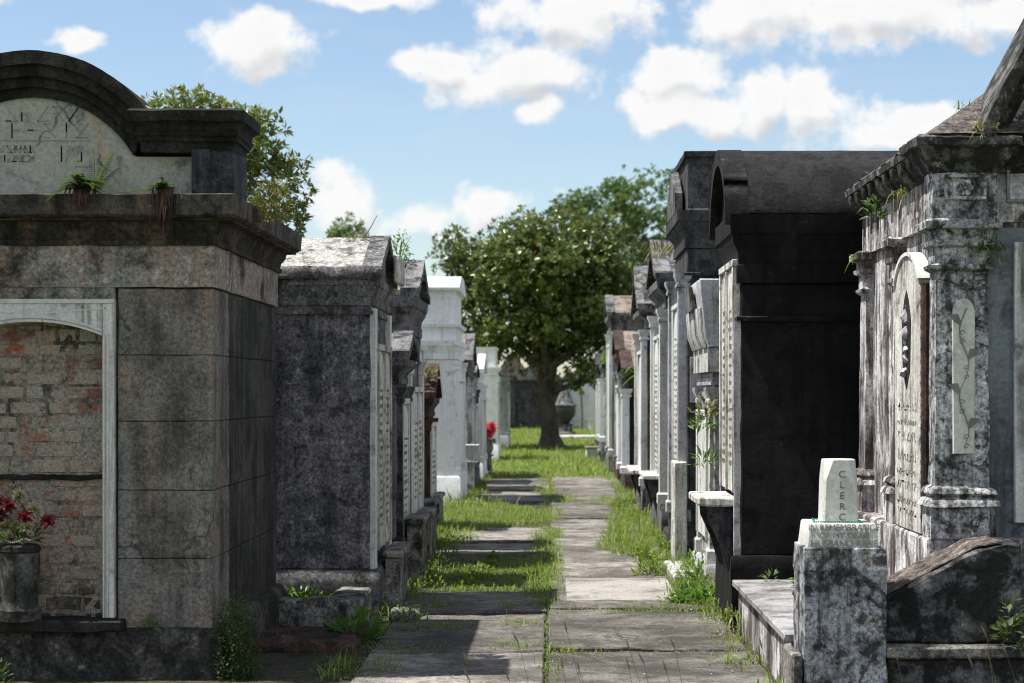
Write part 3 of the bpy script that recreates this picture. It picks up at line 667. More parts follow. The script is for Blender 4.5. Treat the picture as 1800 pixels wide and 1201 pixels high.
# ------------------------------------------------------------------ generic aisle tomb
def row_tomb(label, side, v0, v1, xf, depth, zp, ze, zr, roof, mw, mr, mt, seed, cor=.16, over=.09, pil=.05, pilw=.17, tab='marble', tabz=None,
             shelf=None, near=False, ped=None, pm=None, lett=True, twotab=False, gdeep=.0, plain=False):
    T = side_map(side, xf); vm = (v0 + v1) / 2; w = v1 - v0
    o = thing('tomb', label, 'tomb', (side * xf, vm, 0), 'tombs lining the grassy path')
    rr = (lambda b, s=0, a=.006: rough(b, .08 if near else .16, a, 5, seed + s)) if v0 < 26 else (lambda b, s=0, a=0: b)
    bm = BM(); loft(bm, T, 0, depth, v0, v1, [(-.03, .07), (zp - .03, .065), (zp, .045), (zp + .001, .0)]); obj('plinth', rr(bm, 1, .009), M[pm or mt], o)
    bm = BM(); box(bm, T, 0, depth, v0, v1, zp - .002, ze - cor, .012); obj('wall', rr(bm, 2), M[mw], o)
    bm = BM(); zc = ze - cor
    loft(bm, T, 0, depth, v0, v1, [(zc, -.002), (zc, .02), (zc + cor * .25, .022), (zc + cor * .27, .01), (zc + cor * .45, .02), (zc + cor * .62, over * .75), (zc + cor * .7, over * .8), (zc + cor * .72, over), (ze, over + .004)])
    obj('cornice', rr(bm, 3), M[mt], o)
    if cor > .3:
        bm = BM(); loft(bm, T, 0, depth, v0, v1, [(zc - .26, -.001), (zc - .26, .022), (zc - .235, .024), (zc - .225, .008)]); obj('architrave', rr(bm, 4), M[mt], o)
    if roof in ('gable', 'curved'):
        bm = BM(); a, b = v0 - over, v1 + over
        if roof == 'gable': poly = [(a, ze + .002), (b, ze + .002), (b, ze + .05), (vm, zr), (a, ze + .05)]
        else:
            hp = []
            for i in range(9):
                t = i / 8; hp.append((a + (vm - a) * t, ze + .05 + (zr - ze - .05) * (t ** 1.7)))
            poly = [(b, ze + .002), (a, ze + .002)][::-1] + [(2 * vm - q[0], q[1]) for q in hp] + hp[:-1][::-1]
        prism(bm, T, poly, gdeep, depth + over, .006); obj('roof', rr(bm, 5, .008), M[mr], o)
        bm = BM(); u0 = -over - .03; th = .055
        if roof == 'gable': pts = [(a, ze + .05), (vm, zr), (b, ze + .05)]
        else: pts = hp + [(2 * vm - q[0], q[1]) for q in hp[:-1][::-1]]
        for (p0, p1) in zip(pts, pts[1:]):
            prism(bm, T, [(p0[0], p0[1] - th), (p1[0], p1[1] - th), (p1[0], p1[1] + .018), (p0[0], p0[1] + .018)], u0, .06)
        bmesh.ops.remove_doubles(bm, verts=bm.verts[:], dist=.0005)
        obj('raking_cornice', rr(bm, 6, .005), M[mt], o)
        bm = BM(); prism(bm, T, [(a + .03, ze + .003), (b - .03, ze + .003), (vm, zr - th * 1.2)], -.03, .05); obj('pediment', bm, M[tab if gdeep else mw], o)
    elif roof == 'barrel':
        bm = BM(); a, b = v0 - over, v1 + over; n = 16; h = zr - ze
        rad = ((w / 2 + over) ** 2 + h * h) / (2 * h); cz = zr - rad; t0 = math.asin(min(1, (w / 2 + over) / rad))
        arc = [(vm + rad * math.sin(-t0 + 2 * t0 * i / n), cz + rad * math.cos(-t0 + 2 * t0 * i / n)) for i in range(n + 1)]
        prism(bm, T, [(b, ze + .002), (a, ze + .002)] + [(q[0], q[1] + .03) for q in arc], .0, depth + over, 0)
        obj('roof', rr(bm, 5, .004), M[mr], o)
        bm = BM()
        for p0, p1 in zip(arc, arc[1:]):
            prism(bm, T, [(p0[0], p0[1] - .075), (p1[0], p1[1] - .075), (p1[0], p1[1] + .036), (p0[0], p0[1] + .036)], -over - .04, .05)
        bmesh.ops.remove_doubles(bm, verts=bm.verts[:], dist=.0005); obj('arched_moulding', bm, M[mr], o)
        bm = BM(); prism(bm, T, [(b - .05, ze + .003), (a + .05, ze + .003)] + [(vm + (q[0] - vm) * .95, q[1] - .05) for q in arc], -.03, .04); obj('pediment', bm, M[mw], o)
    elif roof == 'parapet':
        bm = BM(); loft(bm, T, 0, depth, v0, v1, [(ze + .002, .02), (ze + .03, -.01), (zr - .06, -.01), (zr - .05, .02), (zr, .022)]); obj('parapet', rr(bm, 5), M[mr], o)
    elif roof == 'stepped':
        h = zr - ze; bm = BM(); loft(bm, T, 0, depth, v0, v1, [(ze + .001, .0), (ze + h * .2, .0), (ze + h * .21, .05), (ze + h * .26, .055), (ze + h * .27, -.02), (ze + h * .75, -.02), (ze + h * .76, .05), (ze + h * .8, .055)])
        obj('attic', bm, M[mw], o)
        bm = BM(); a, b = v0 - .05, v1 + .05; prism(bm, T, [(a, ze + h * .801), (b, ze + h * .801), (vm + w * .2, zr), (vm - w * .2, zr)], -.05, depth + .05); obj('roof', bm, M[mr], o)
    # front: pilasters, tablet in its frame, carved lines
    zt = zc - (.23 if cor > .3 else .02)
    if pil > 0:
        for a, b in ((v0 + .01, v0 + pilw), (v1 - pilw, v1 - .01)):
            bm = BM(); loft(bm, T, -pil, .02, a, b, [(zp + .002, 0), (zt, 0)] if plain else [(zp + .002, .02), (zp + .1, .02), (zp + .12, .0), (zt - .14, -.004), (zt - .13, .012), (zt - .1, .012), (zt - .09, .004), (zt - .03, .03), (zt, .032)])
            obj('pilaster', rr(bm, 7, .003), M[ped or mt], o)
    if tab:
        za, zb = tabz or (zp + .12, zt - .3)
        spans = [(v0 + pilw + .06, v1 - pilw - .06)] if not twotab else [(v0 + pilw + .03, vm - .02), (vm + .02, v1 - pilw - .03)]
        for (ta, tb) in spans:
            bm = BM(); tm = (ta + tb) / 2; rr_ = (tb - ta) / 2
            prism(bm, T, [(ta, za), (tb, za), (tb, zb - rr_ * .5)] + [(tm + rr_ * math.cos(R(q)), zb - rr_ * .5 + rr_ * .5 * math.sin(R(q))) for q in range(15, 180, 15)] + [(ta, zb - rr_ * .5)], -.035, .02, .004)
            tb_o = obj('tablet', bm, M[tab], o)
            bm = BM()
            for (a_, b_) in ((ta - .05, ta - .008), (tb + .008, tb + .05)): box(bm, T, -.05, .015, a_, b_, za, zb, .004)
            box(bm, T, -.052, .015, ta - .06, tb + .06, zb + .003, zb + .05, .004)
            obj('tablet_frame', bm, M[tab], o)
            if lett and v0 < 24:
                bm = BM(); nrow = max(3, int((zb - za) / .13)); rows = [(q, q + random.uniform(.018, .034), ta + .05 + e_, tb - .05 - e_, 13) for q, e_ in [(zb - .3 - i * .062, random.uniform(0, .1)) for i in range(int((zb - za) / .08))] if q > za + .12]
                glyphs(bm, lambda u, v, z: T(u - .0355, v, z), rows, seed, stroke=.004, proud=.002)
                if len(bm.verts): obj('inscription', bm, M['inscr2'], tb_o, False)
                else: bm.free()
    if shelf:
        u1, va, vb, zs, th, kind = shelf
        bm = BM(); box(bm, T, -u1, -.001 if kind == 'bracket' else -.05, va, vb, zs - th, zs, .012); obj('shelf', rr(bm, 8, .006), M['marble_dirty' if kind == 'bracket' else 'kerb'], o)
        if kind == 'bracket':
            bm = BM(); q = [(-.0, zs - th), (-u1 * .75, zs - th), (-u1 * .72, zs - th - .1), (-u1 * .45, zs - th - .25), (-u1 * .3, zs - th - .42), (-u1 * .1, zs - th - .5), (0, zs - th - .55)]
            TT = lambda a, b, c: T(b, a, c)
            bm.free()
            for vv in (va + .06, vb - .16): obj('bracket', prism(BM(), TT, q, vv, vv + .1, .006), M['darkgrey'], o)
        else:
            bm = BM(); loft(bm, T, -u1 + .03, -.075, va + .03, vb - .03, [(-.02, .01), (zs - th - .001, 0)]); obj('shelf_pedestal', rr(bm, 9, .01), M['kerb'], o)
    return o

# ---- left row, from near to far
L2 = row_tomb('purple grey tomb with pale gabled roof, second on the left of the path', -1, 13.45, 14.85, 1.30, 2.6, .33, Z(487, 13.4), Z(418, 14.1), 'gable', 'l2', 'palegrey', 'l2trim', 41,
         cor=.2, over=.05, pil=.035, near=True, tab='marble_dirty', shelf=(.2, 13.8, 14.7, .43, .05, 'post'), pm='l2trim', ped='marble', twotab=True, plain=True)
T2 = side_map(-1, 1.30)
bm = BM(); loft(bm, T2, 0, 2.6, 13.45, 14.85, [(Z(552, 13.4), -.002), (Z(552, 13.4), .02), (Z(547, 13.4), .022), (Z(545, 13.4), .006), (Z(497, 13.4), .004)])
obj('frieze', rough(bm, .09, .004, 6, 55), M['l2trim'], L2)
bm = BM(); box(bm, T2, -.13, -.09, 14.35, 14.95, Z(500, 14.6), Z(452, 14.6), .01); obj('acroterion_panel', bm, M['marble_dirty'], L2)
# roof drip edge of broken render
bm = BM(); box(bm, T2, -.09, 2.6, 13.36, 13.43, Z(497, 13.4) + .03, Z(468, 13.4), .02); obj('eaves_band', rough(bm, .06, .016, 8, 57), M['l2trim'], L2)

row_tomb('low grey tomb with small brown gable beside the purple grey tomb', -1, 15.35, 16.3, 1.27, 1.9, .3, Z(632, 15.4), Z(586, 15.9), 'gable', 'bluegrey', 'tanroof', 'grey', 61, cor=.2, over=.08, pil=.05, pilw=.12, shelf=(.22, 15.5, 16.2, .56, .05, 'post'), tabz=(.4, 1.5))
row_tomb('tall grey tomb with steep brown curved gable on the left', -1, 16.9, 18.5, 1.30, 2.2, .35, Z(520, 16.9), Z(460, 17.7), 'curved', 'grey', 'tanroof', 'grey', 71, cor=.34, over=.07, pil=.04, ped='marble', twotab=True, shelf=(.2, 17.1, 18.1, .5, .06, 'post'))
row_tomb('narrow dark brown tomb with pitted brick cornice and white tablet', -1, 18.8, 19.75, 1.38, 2.2, .35, Z(508, 19), Z(470, 19.4), 'gable', 'darkgrey', 'tanroof', 'brown', 81, cor=.3, over=.05, pil=.0, tab='marble', shelf=(.2, 18.9, 19.7, .5, .06, 'post'))
row_tomb('small rust brown tomb with hipped block roof in front of the white tomb', -1, 21.4, 22.5, 1.42, 1.7, .3, Z(700, 21.5), Z(642, 22), 'gable', 'brown', 'rust', 'brown', 91, cor=.22, over=.07, pil=.03, pilw=.12, tab='marble', tabz=(.35, 1.2), shelf=(.15, 21.6, 22.4, .42, .05, 'post'))
row_tomb('tall freshly whitewashed tomb with stepped attic on the left', -1, 26.6, 28.6, 1.36, 2.0, .42, Z(600, 26.8), Z(488, 27.4), 'stepped', 'white', 'white', 'white', 101, cor=.26, over=.06, pil=.05, tab='white', lett=False)
row_tomb('weathered tan tomb right behind the whitewashed tomb', -1, 30.0, 31.6, 1.34, 1.8, .35, Z(640, 30), Z(588, 30.8), 'gable', 'offwhite', 'tanroof', 'grey', 111, cor=.2, over=.05, pil=.07, ped='offwhite', lett=False)
row_tomb('small pale tomb with pinkish roof, third tomb past the whitewashed one', -1, 34.5, 36.5, 1.33, 1.8, .3, Z(655, 34.5), Z(624, 35.5), 'gable', 'white', 'tanroof', 'white', 121, cor=.2, over=.05, pil=.06, lett=False)
row_tomb('plain grey tomb between the tan and pinkish roofed tombs', -1, 32.1, 33.7, 1.36, 1.8, .3, Z(662, 32.1), Z(640, 33), 'gable', 'grey', 'tanroof', 'grey', 127, cor=.2, over=.04, pil=.05, lett=False)
row_tomb('slim white tomb tower with panelled side at the far end of the left row', -1, 44, 45.8, 1.32, 1.0, .4, Z(645, 44), Z(612, 45), 'parapet', 'white', 'white', 'white', 131, cor=.2, over=.08, pil=.05, lett=False)
row_tomb('farthest small white tomb on the left, next to the big dark mausoleum', -1, 54, 56, 1.30, .5, .35, Z(664, 55), Z(658, 55), 'parapet', 'greywhite', 'greywhite', 'greywhite', 141, cor=.15, over=.05, pil=.05, lett=False)

# ---- right row, from near to far
R3 = row_tomb('blackened barrel roofed tomb with white marble tablets on the right', 1, 12.65, 13.75, 1.27, 2.6, .5, Z(376, 12.6), Z(274, 13.2), 'barrel', 'black', 'blackroof', 'black', 151, cor=.46, over=.07, pil=.04, near=True,
         tab='marble_dirty', twotab=True, tabz=(.92, 2.45), shelf=(.28, 12.72, 13.6, .885, .06, 'bracket'), ped='greywhite', plain=True, pilw=.07)
row_tomb('pale grey tomb crowned by a flared sarcophagus block behind the black tomb', 1, 15.1, 16.5, 1.30, 1.4, .22, Z(655, 15.1), 2.0, 'none', 'greywhite', 'greywhite', 'greywhite', 161, cor=.1, over=.01, pil=.03, pilw=.2, ped='offwhite', tab='marble', tabz=(.4, 1.4), lett=False)
S = bpy.data.objects[-1] if False else [o for o in C.objects if o.get('label', '').startswith('pale grey tomb crowned')][0]
T4 = side_map(1, 1.30)
za, zb, zc_, zd = Z(654, 15.1), Z(612, 15.1), Z(600, 15.1), Z(491, 15.1)
bm = BM(); loft(bm, T4, 0, 1.3, 15.08, 16.5, [(za, -.0), (za + .002, .05), (zb, .05)]); obj('frieze', bm, M['offwhite'], S)
bm = BM(); T_ = lambda a, b, c: T4(b, a, c)
prism(bm, T_, [(-.05, zb + .001), (-.08, zc_ + .04), (-.12, zd - .02), (-.11, zd), (1.3, zd), (1.3, zb + .001)], 15.02, 16.6, .01); obj('sarcophagus_block', rough(bm, .1, .004, 5, 3), M['greywhite'], S)
bm = BM()
for k in range(3): prism(bm, T_, [(-.05, zb + .004), (-.078, zc_ + .06), (-.1, zd - .22), (-.125, zd - .23), (-.11, zc_ + .06), (-.07, zb + .004)], 15.06 + k * .5, 15.46 + k * .5, .01)
obj('carved_front', bm, M['offwhite'], S)
bm = BM(); prism(bm, T_, [(-.1, zd - .22), (-.14, zd - .04), (-.17, zd - .02), (-.15, zd - .24)], 15.5, 16.1, .02); obj('wreath', bm, M['grey'], S)

R6 = row_tomb('tallest dark grey flat topped tomb on the right, behind the black one', 1, 17.4, 19.0, 1.25, 2.4, .4, Z(375, 17.6), Z(271, 17.6), 'parapet', 'darkgrey', 'darkgrey', 'darkgrey', 171, cor=.34, over=.09, pil=.08, pilw=.2, tab='marble', ped='greywhite')
T6 = side_map(1, 1.25)
bm = BM(); box(bm, T6, -.125, .0, 17.32, 17.75, -.02, Z(812, 17.3), .012); obj('pilaster_pedestal', rough(bm, .1, .005, 5, 5), M['marble_dirty'], R6)
bm = BM(); box(bm, T6, .03, .5, 17.375, 17.399, Z(708, 17.4), Z(628, 17.4), .002); obj('painted_panel', bm, M['greywhite'], R6)
bm = BM(); prism(bm, T6, [(17.7, Z(374, 17.7)), (18.9, Z(374, 17.7)), (18.9, Z(345, 18)), (18.3, Z(300, 18.2)), (17.7, Z(345, 18))], -.09, -.02); obj('front_gable', bm, M['grey'], R6)
row_tomb('grey gabled tomb with tall white columns and shelf next to the tallest tomb', 1, 20.2, 22.2, 1.24, 2.0, .4, Z(492, 20.3), Z(424, 21.2), 'curved', 'bluegrey', 'grey', 'grey', 181, cor=.3, over=.1, pil=.08, ped='marble', tab='marble', twotab=True, shelf=(.22, 20.9, 22.1, .68, .05, 'bracket'))
row_tomb('tall tomb with steep rust red gable on the right', 1, 24.0, 26.0, 1.22, 2.0, .4, Z(545, 24.2), Z(470, 25), 'curved', 'darkgrey', 'rust', 'grey', 191, cor=.24, over=.1, pil=.08, ped='marble', lett=False, shelf=(.2, 24.3, 25.8, .6, .06, 'bracket'))
row_tomb('low black sided tomb with grey block roof and white columns on the right', 1, 30.0, 32.0, 1.24, 1.8, .3, Z(655, 30), Z(617, 31), 'gable', 'black', 'tanroof', 'brown', 201, cor=.24, over=.1, pil=.12, pilw=.22, ped='white', lett=False)
row_tomb('brown tomb with tan gable peeping over the low black sided tomb', 1, 33.6, 35.4, 1.24, 1.8, .3, Z(622, 34), Z(582, 34.5), 'gable', 'grey', 'tanroof', 'brown', 211, cor=.3, over=.08, pil=.06, ped='offwhite', lett=False)
row_tomb('tall narrow grey tomb with tan gable in front of the big magnolia', 1, 37.5, 39.5, 1.2, 1.6, .35, Z(556, 38), Z(520, 38.5), 'gable', 'bluegrey', 'tanroof', 'grey', 221, cor=.3, over=.08, pil=.06, ped='marble', lett=False)
row_tomb('white columned tomb topped with a bright green fern near the far end', 1, 42, 44, 1.17, 1.6, .5, Z(640, 42), Z(610, 43), 'parapet', 'offwhite', 'tanroof', 'grey', 231, cor=.3, over=.06, pil=.1, ped='white', lett=False, shelf=(.12, 42.2, 43.5, .3, .1, 'post'))
row_tomb('last small dark tomb on the right before the lawn', 1, 47, 48.6, 1.18, 1.5, .3, Z(645, 47), Z(622, 48), 'gable', 'grey', 'rust', 'darkgrey', 241, cor=.2, over=.06, pil=.05, ped='grey', lett=False)

# ------------------------------------------------------------------ near right ornate tomb
r = thing('tomb', 'ornate blotched white tomb with pilasters and steep gable at the right edge', 'tomb', (2.08, 9.95, 0))
D0, D1 = 9.95, 12.35; XL, XR = 2.08, 4.3
Q = lambda y: EYE - (y - YH) / 334.0
bm = BM(); box(bm, ID, 1.975, XR, 9.87, 12.45, -.03, .83, .012); obj('plinth', rough(bm, .08, .009, 6, 301), M['r1side'], r)
bm = BM(); box(bm, ID, XL, XR - .01, D0, D1, .828, 2.5, 0); obj('side_wall', rough(bm, .12, .005, 6, 302), M['r1side'], r)
bm = BM(); box(bm, ID, 2.3, XR - .02, D0 - .025, D0 - .001, .83, 2.47, 0); obj('veined_marble_wall', bm, M['marble_grey'], r)
bm = BM(); box(bm, ID, 2.44, 3.6, D0 - .06, D0 - .026, Q(920), Q(425), .005); obj('white_tablet', bm, M['marble'], r)
def pilaster(x0, x1, y0, y1, mat, nm='pilaster'):
    bm = BM(); T_ = lambda a, b, z: Vector((a, b, z))
    loft(bm, T_, x0, x1, y0, y1, [(.829, .03), (Q(893), .03), (Q(890), .055), (Q(880), .045), (Q(874), .02), (Q(868), .04), (Q(860), .03), (Q(855), .004), (Q(478), -.004), (Q(472), .025), (Q(466), .03), (Q(463), .006),
                               (Q(436), .006), (Q(432), .03), (Q(424), .034), (Q(420), .014), (Q(406), .02), (Q(402), .06), (Q(390), .064), (Q(386), .05)])
    return obj(nm, rough(bm, .06, .006, 8, 310 + int(x0 * 10 + y0)), M[mat], r)
pl = pilaster(2.02, 2.3, 9.88, 10.05, 'r1')
pilaster(2.03, 2.1, 11.05, 11.25, 'r1side'); pilaster(2.03, 2.1, 12.15, 12.38, 'r1side')
# frieze and cornice, breaking forward over the corner pilaster
bm = BM(); loft(bm, ID, 2.05, XR, 9.92, 12.38, [(2.5, 0), (Q(302), 0)]); obj('frieze', rough(bm, .08, .005, 7, 320), M['r1side'], r)
bm = BM(); loft(bm, ID, 2.0, 2.34, 9.86, 10.1, [(Q(388), .0), (Q(302), 0)]); obj('frieze_block', rough(bm, .05, .006, 9, 321), M['r1'], r)
bm = BM(); loft(bm, ID, 2.05, XR, 9.92, 12.38, [(Q(304), .0), (Q(298), .02), (Q(290), .03), (Q(284), .045), (Q(262), .07), (Q(258), .1), (Q(246), .105), (Q(240), .085)]); obj('cornice', rough(bm, .06, .006, 8, 322), M['r1dark'], r)
bm = BM(); loft(bm, ID, 2.0, 2.34, 9.86, 10.1, [(Q(304), .002), (Q(298), .022), (Q(288), .034), (Q(282), .05), (Q(264), .075), (Q(260), .104), (Q(247), .109), (Q(241), .085)]); obj('corner_cornice', rough(bm, .05, .007, 9, 323), M['r1dark'], r)
for k in range(9):
    bm = BM(); y = 10.25 + k * .25
    prism(bm, lambda a, b, c: Vector((b, a, c)), [(2.06, Q(300)), (1.99, Q(296)), (1.955, Q(282)), (1.945, Q(262)), (2.06, Q(262))], y, y + .09, .004); obj('modillion', bm, M['r1dark'], r)
# hipped roof and the swept gable on the near face
bm = BM(); e = 2.945; v = [bm.verts.new(q) for q in ((1.96, 9.76, e), (4.2, 9.76, e), (4.2, 12.5, e), (1.96, 12.5, e), (3.05, 11.2, 3.71), (3.2, 11.25, 3.71))]
for f in ((0, 1, 5, 4), (1, 2, 5), (2, 3, 4, 5), (3, 0, 4), (3, 2, 1, 0)): bm.faces.new([v[i] for i in f])
obj('roof', rough(bm, .09, .014, 7, 325), M['r1roof'], r)
rk = [(1728, 242), (1737, 224), (1749, 200), (1765, 168), (1783, 135), (1802, 100), (1830, 47), (1860, -10), (1900, -90)]
rk = [(X(a, 9.8), Z(b, 9.8)) for a, b in rk]; apex = (3.05, rk[-1][1] + .35)
bm = BM(); TG = lambda a, b, c: Vector((b, a, c))
pts = rk + [apex]; mir = [(2 * apex[0] - q[0], q[1]) for q in rk][::-1]
prism(bm, TG, [(2.21, 2.9)] + [(q[0] + .02, q[1] - .04) for q in pts] + [(q[0] - .02, q[1] - .04) for q in mir] + [(3.89, 2.9)], 9.93, 10.35); obj('gable', rough(bm, .12, .004, 6, 345), M['r1'], r)
bm = BM()
path_ = pts + mir
for p0, p1 in zip(path_, path_[1:]):
    dv = Vector((p1[0] - p0[0], p1[1] - p0[1])).normalized(); nn = Vector((-dv.y, dv.x))
    for (t0, t1, y0) in ((-.03, .035, 9.76), (-.075, -.03, 9.82), (-.11, -.075, 9.87)):
        prism(bm, TG, [(p0[0] + nn.x * t0, p0[1] + nn.y * t0), (p1[0] + nn.x * t0, p1[1] + nn.y * t0), (p1[0] + nn.x * t1, p1[1] + nn.y * t1), (p0[0] + nn.x * t1, p0[1] + nn.y * t1)], y0, 10.3 + (t1 * .2))
obj('raking_cornice', bm, M['r1dark'], r)
# small framed rosette panels on the frieze
def frame_panel(x0, x1, y, z0, z1, nm, seed):
    bm = BM(); t = .016
    for q in ((x0, x1, z0, z0 + t), (x0, x1, z1 - t, z1), (x0, x0 + t, z0 + t, z1 - t), (x1 - t, x1, z0 + t, z1 - t)): box(bm, ID, q[0], q[1], y - .018, y + .003, q[2], q[3], .003)
    cx, cz = (x0 + x1) / 2, (z0 + z1) / 2
    for k in range(6):
        a = k * math.pi / 3; lr = min(x1 - x0, z1 - z0) * .17
        bmesh.ops.create_icosphere(bm, subdivisions=1, radius=lr * .8, matrix=Matrix.Translation((cx + lr * 1.3 * math.cos(a), y, cz + lr * 1.3 * math.sin(a))) @ Matrix.Diagonal((1, .35, 1, 1)))
    bmesh.ops.create_icosphere(bm, subdivisions=1, radius=min(x1 - x0, z1 - z0) * .12, matrix=Matrix.Translation((cx, y - .006, cz)))
    obj(nm, bm, M['r1' if seed else 'marble_grey'], r)
frame_panel(2.06, 2.28, 9.858, Q(352), Q(308), 'rosette_panel', 1); frame_panel(2.4, 2.75, 9.918, Q(355), Q(292), 'rosette_panel', 0); frame_panel(2.8, 3.3, 9.918, Q(355), Q(292), 'rosette_panel', 0)
# vine relief panel on the pilaster shaft
bm = BM(); x0, x1 = X(1674, 9.88), X(1712, 9.88); zt, zbm = Q(525), Q(798); xm = (x0 + x1) / 2; hw = (x1 - x0) / 2
pg = [(x0, zbm), (x1, zbm), (x1, zt - hw * 1.2)] + [(xm + hw * math.cos(R(t)), zt - hw * 1.2 + hw * 1.2 * math.sin(R(t))) for t in range(15, 180, 15)] + [(x0, zt - hw * 1.2)]
prism(bm, TG, pg, 9.862, 9.9, .004); vp = obj('vine_panel', bm, M['marble_clean'], pl)
bm = BM(); stem = [(xm + hw * .42 * math.sin(i / 40 * 4.2 * math.pi), 9.861, zbm + .04 + (zt - zbm - .09) * i / 40) for i in range(41)]
tube(bm, stem, .0035, 6)
for k in range(4):
    i = 5 + k * 10; p = Vector(stem[i]); s = 1 if k % 2 else -1
    pr = [(p.x, p.z), (p.x - s * hw * .55, p.z + .02), (p.x - s * hw * 1.1, p.z + .055), (p.x - s * hw * .2, p.z + .06), (p.x + s * .004, p.z + .02)]
    prism(bm, TG, pr, 9.857, 9.863)
    for t in (0, 1):
        c = Vector((p.x + s * hw * .2, 9.861, p.z - .04 - t * .05)); tube(bm, [c + Vector((math.cos(a) * .016 * (1 - a / 9), 0, math.sin(a) * .016 * (1 - a / 9))) for a in np.linspace(0, 6, 14)], .0022, 5)
obj('vine_relief', bm, M['inscr3'], pl)
# leaning marble headstone on the aisle side: rope column edge, carved niche, inscription
TS = lambda u, v, z: Vector((1.985 + u, v, z))
va, vb = 10.14, 10.86; vm = (va + vb) / 2; zt = 2.36; hw = (vb - va) / 2
pg = [(va, .835), (vb, .835), (vb, zt - .2)] + [(vm + hw * math.cos(R(t)), zt - .2 + .2 * math.sin(R(t))) for t in range(12, 180, 12)] + [(va, zt - .2)]
bm = BM(); prism(bm, TS, pg, 0, .075, .006); hs = obj('headstone', bm, M['marble_dirty'], r)
bm = BM(); tube(bm, [TS(.03, va - .012, .9 + i * .03) for i in range(44)], [.022 + .006 * (i % 2) for i in range(44)], 8); obj('rope_column', bm, M['brown'], hs)
bm = BM(); pg = [(vm - .1, 1.72), (vm, 1.62), (vm + .1, 1.72), (vm + .13, 2.0), (vm + .06, 2.12), (vm, 2.17), (vm - .06, 2.12), (vm - .13, 2.0)]
prism(bm, TS, pg, -.004, .01); obj('niche', bm, M['l1dark'], hs)
bm = BM()
tube(bm, [TS(.008, vm + .028 * math.sin(k * 1.3), 1.7 + k * .032) for k in range(13)], [.03 + .016 * math.sin(k * 1.9 + 1) for k in range(13)], 9); rough(bm, .02, .012, 22, 44)
obj('carved_figure', bm, M['greywhite'], hs)
bm = BM(); rows = [(q, q + h, va + .08, vb - .08, n) for q, h, n in ((1.5, .04, 8), (1.42, .025, 10), (1.33, .05, 6), (1.22, .06, 7), (1.14, .03, 10), (1.06, .045, 8), (.98, .03, 10), (.92, .03, 9))]
glyphs(bm, TS, rows, 21, stroke=.007, proud=.003); obj('inscription', bm, M['inscr2'], hs, False)
bm = BM(); arcband(bm, TS, vm, zt - .2, hw - .005, hw + .03, 15, 165, -.012, .06, 14)
for v in bm.verts: v.co.z = zt - .2 + (v.co.z - zt + .2) * .57
obj('hood_moulding', bm, M['marble'], hs)
# sloping scroll buttress, ledge and footing in front
bm = BM(); prism(bm, TG, [(1.66, .34), (1.66, .55), (1.7, .585), (2.15, .822), (2.28, .84), (2.36, .84), (2.36, .34)], 9.42, 9.868, .012); obj('scroll_buttress', rough(bm, .06, .012, 7, 330), M['r1base'], r)
bm = BM(); prism(bm, TG, [(1.67, .563), (1.7, .589), (2.15, .826), (2.27, .843), (2.27, .849), (2.148, .832), (1.695, .594)], 9.45, 9.864, .0); obj('moss_crust', rough(bm, .03, .005, 20, 331), M['r1roof'], r)
bm = BM(); box(bm, ID, 1.655, 3.6, 9.3, 9.9, .28, .338, .01); obj('ledge', rough(bm, .08, .006, 6, 332), M['kerb'], r)
bm = BM(); box(bm, ID, 1.665, 3.6, 9.34, 9.87, -.03, .279, .01); obj('footing', rough(bm, .08, .01, 6, 333), M['r1base'], r)

# ------------------------------------------------------------------ marker pedestal, its bead string, and the flat grave slab
px0 = 1.252; P = thing('grave_marker', 'short white stone marker on a blotched block pedestal', 'grave marker', (1.45, 9.45, 0))
w_ = .405
bm = BM(); loft(bm, ID, px0, px0 + w_, 9.3, 9.72, [(-.03, .0), (.69, .0), (.7, .004), (Z(965, 9.3), -.004), (Z(963, 9.3), -.02)]); obj('pedestal', rough(bm, .05, .006, 8, 340), M['ped'], P)
zb0, zb1 = Z(963, 9.33), Z(921, 9.33); xa, xb = X(1424, 9.33) , X(1540, 9.33); bx = (xa + xb) / 2
bm = BM(); loft(bm, ID, xa, xb, 9.33, 9.68, [(zb0 - .004, .012), (zb0 + .005, .012), (zb1 - .008, 0), (zb1, -.006)]); base_ = obj('base_stone', rough(bm, .06, .002, 8, 341), M['marble_clean'], P)
for s_, zz, sz in (('IN REMEMBRANCE', .1, .043), ('OF MY DEAR', .061, .043), ('HUSBAND RENE', .022, .046)):
    bm = text_bm(s_, sz, (bx + .004, 9.326, zb0 + zz)); bm2 = bm
    for v in bm.verts: v.co.y += -(zb0 + .06 - v.co.z) * .11 - .0055
    obj('inscription', bm, M['inscr3'], base_, False)
za, zt = zb1 - .004, Z(808, 9.4); xs0, xs1 = X(1449, 9.4), X(1507, 9.4); hx = (xs0 + xs1) / 2
bm = BM(); Y0, Y1 = 9.4, 9.58; rings = []
for z_, o_, c_ in ((za, .006, .008), (zt - .1, .001, .012), (zt - .095, .001, .014), (zt - .004, -.004, .042), (zt, -.009, .042)):
    x0_, x1_, y0_, y1_ = xs0 - o_, xs1 + o_, Y0 - o_ * .5, Y1 + o_
    rings.append([bm.verts.new((a, b, z_)) for a, b in ((x0_ + c_, y0_), (x1_ - c_, y0_), (x1_, y0_ + c_), (x1_, y1_ - c_), (x1_ - c_, y1_), (x0_ + c_, y1_), (x0_, y1_ - c_), (x0_, y0_ + c_))])
for r0, r1 in zip(rings, rings[1:]):
    for k in range(8): bm.faces.new((r0[k], r0[(k + 1) % 8], r1[(k + 1) % 8], r1[k]))
bm.faces.new(rings[0][::-1]); bm.faces.new(rings[-1])
st = obj('stone', bm, M['marble_clean'], P, False)
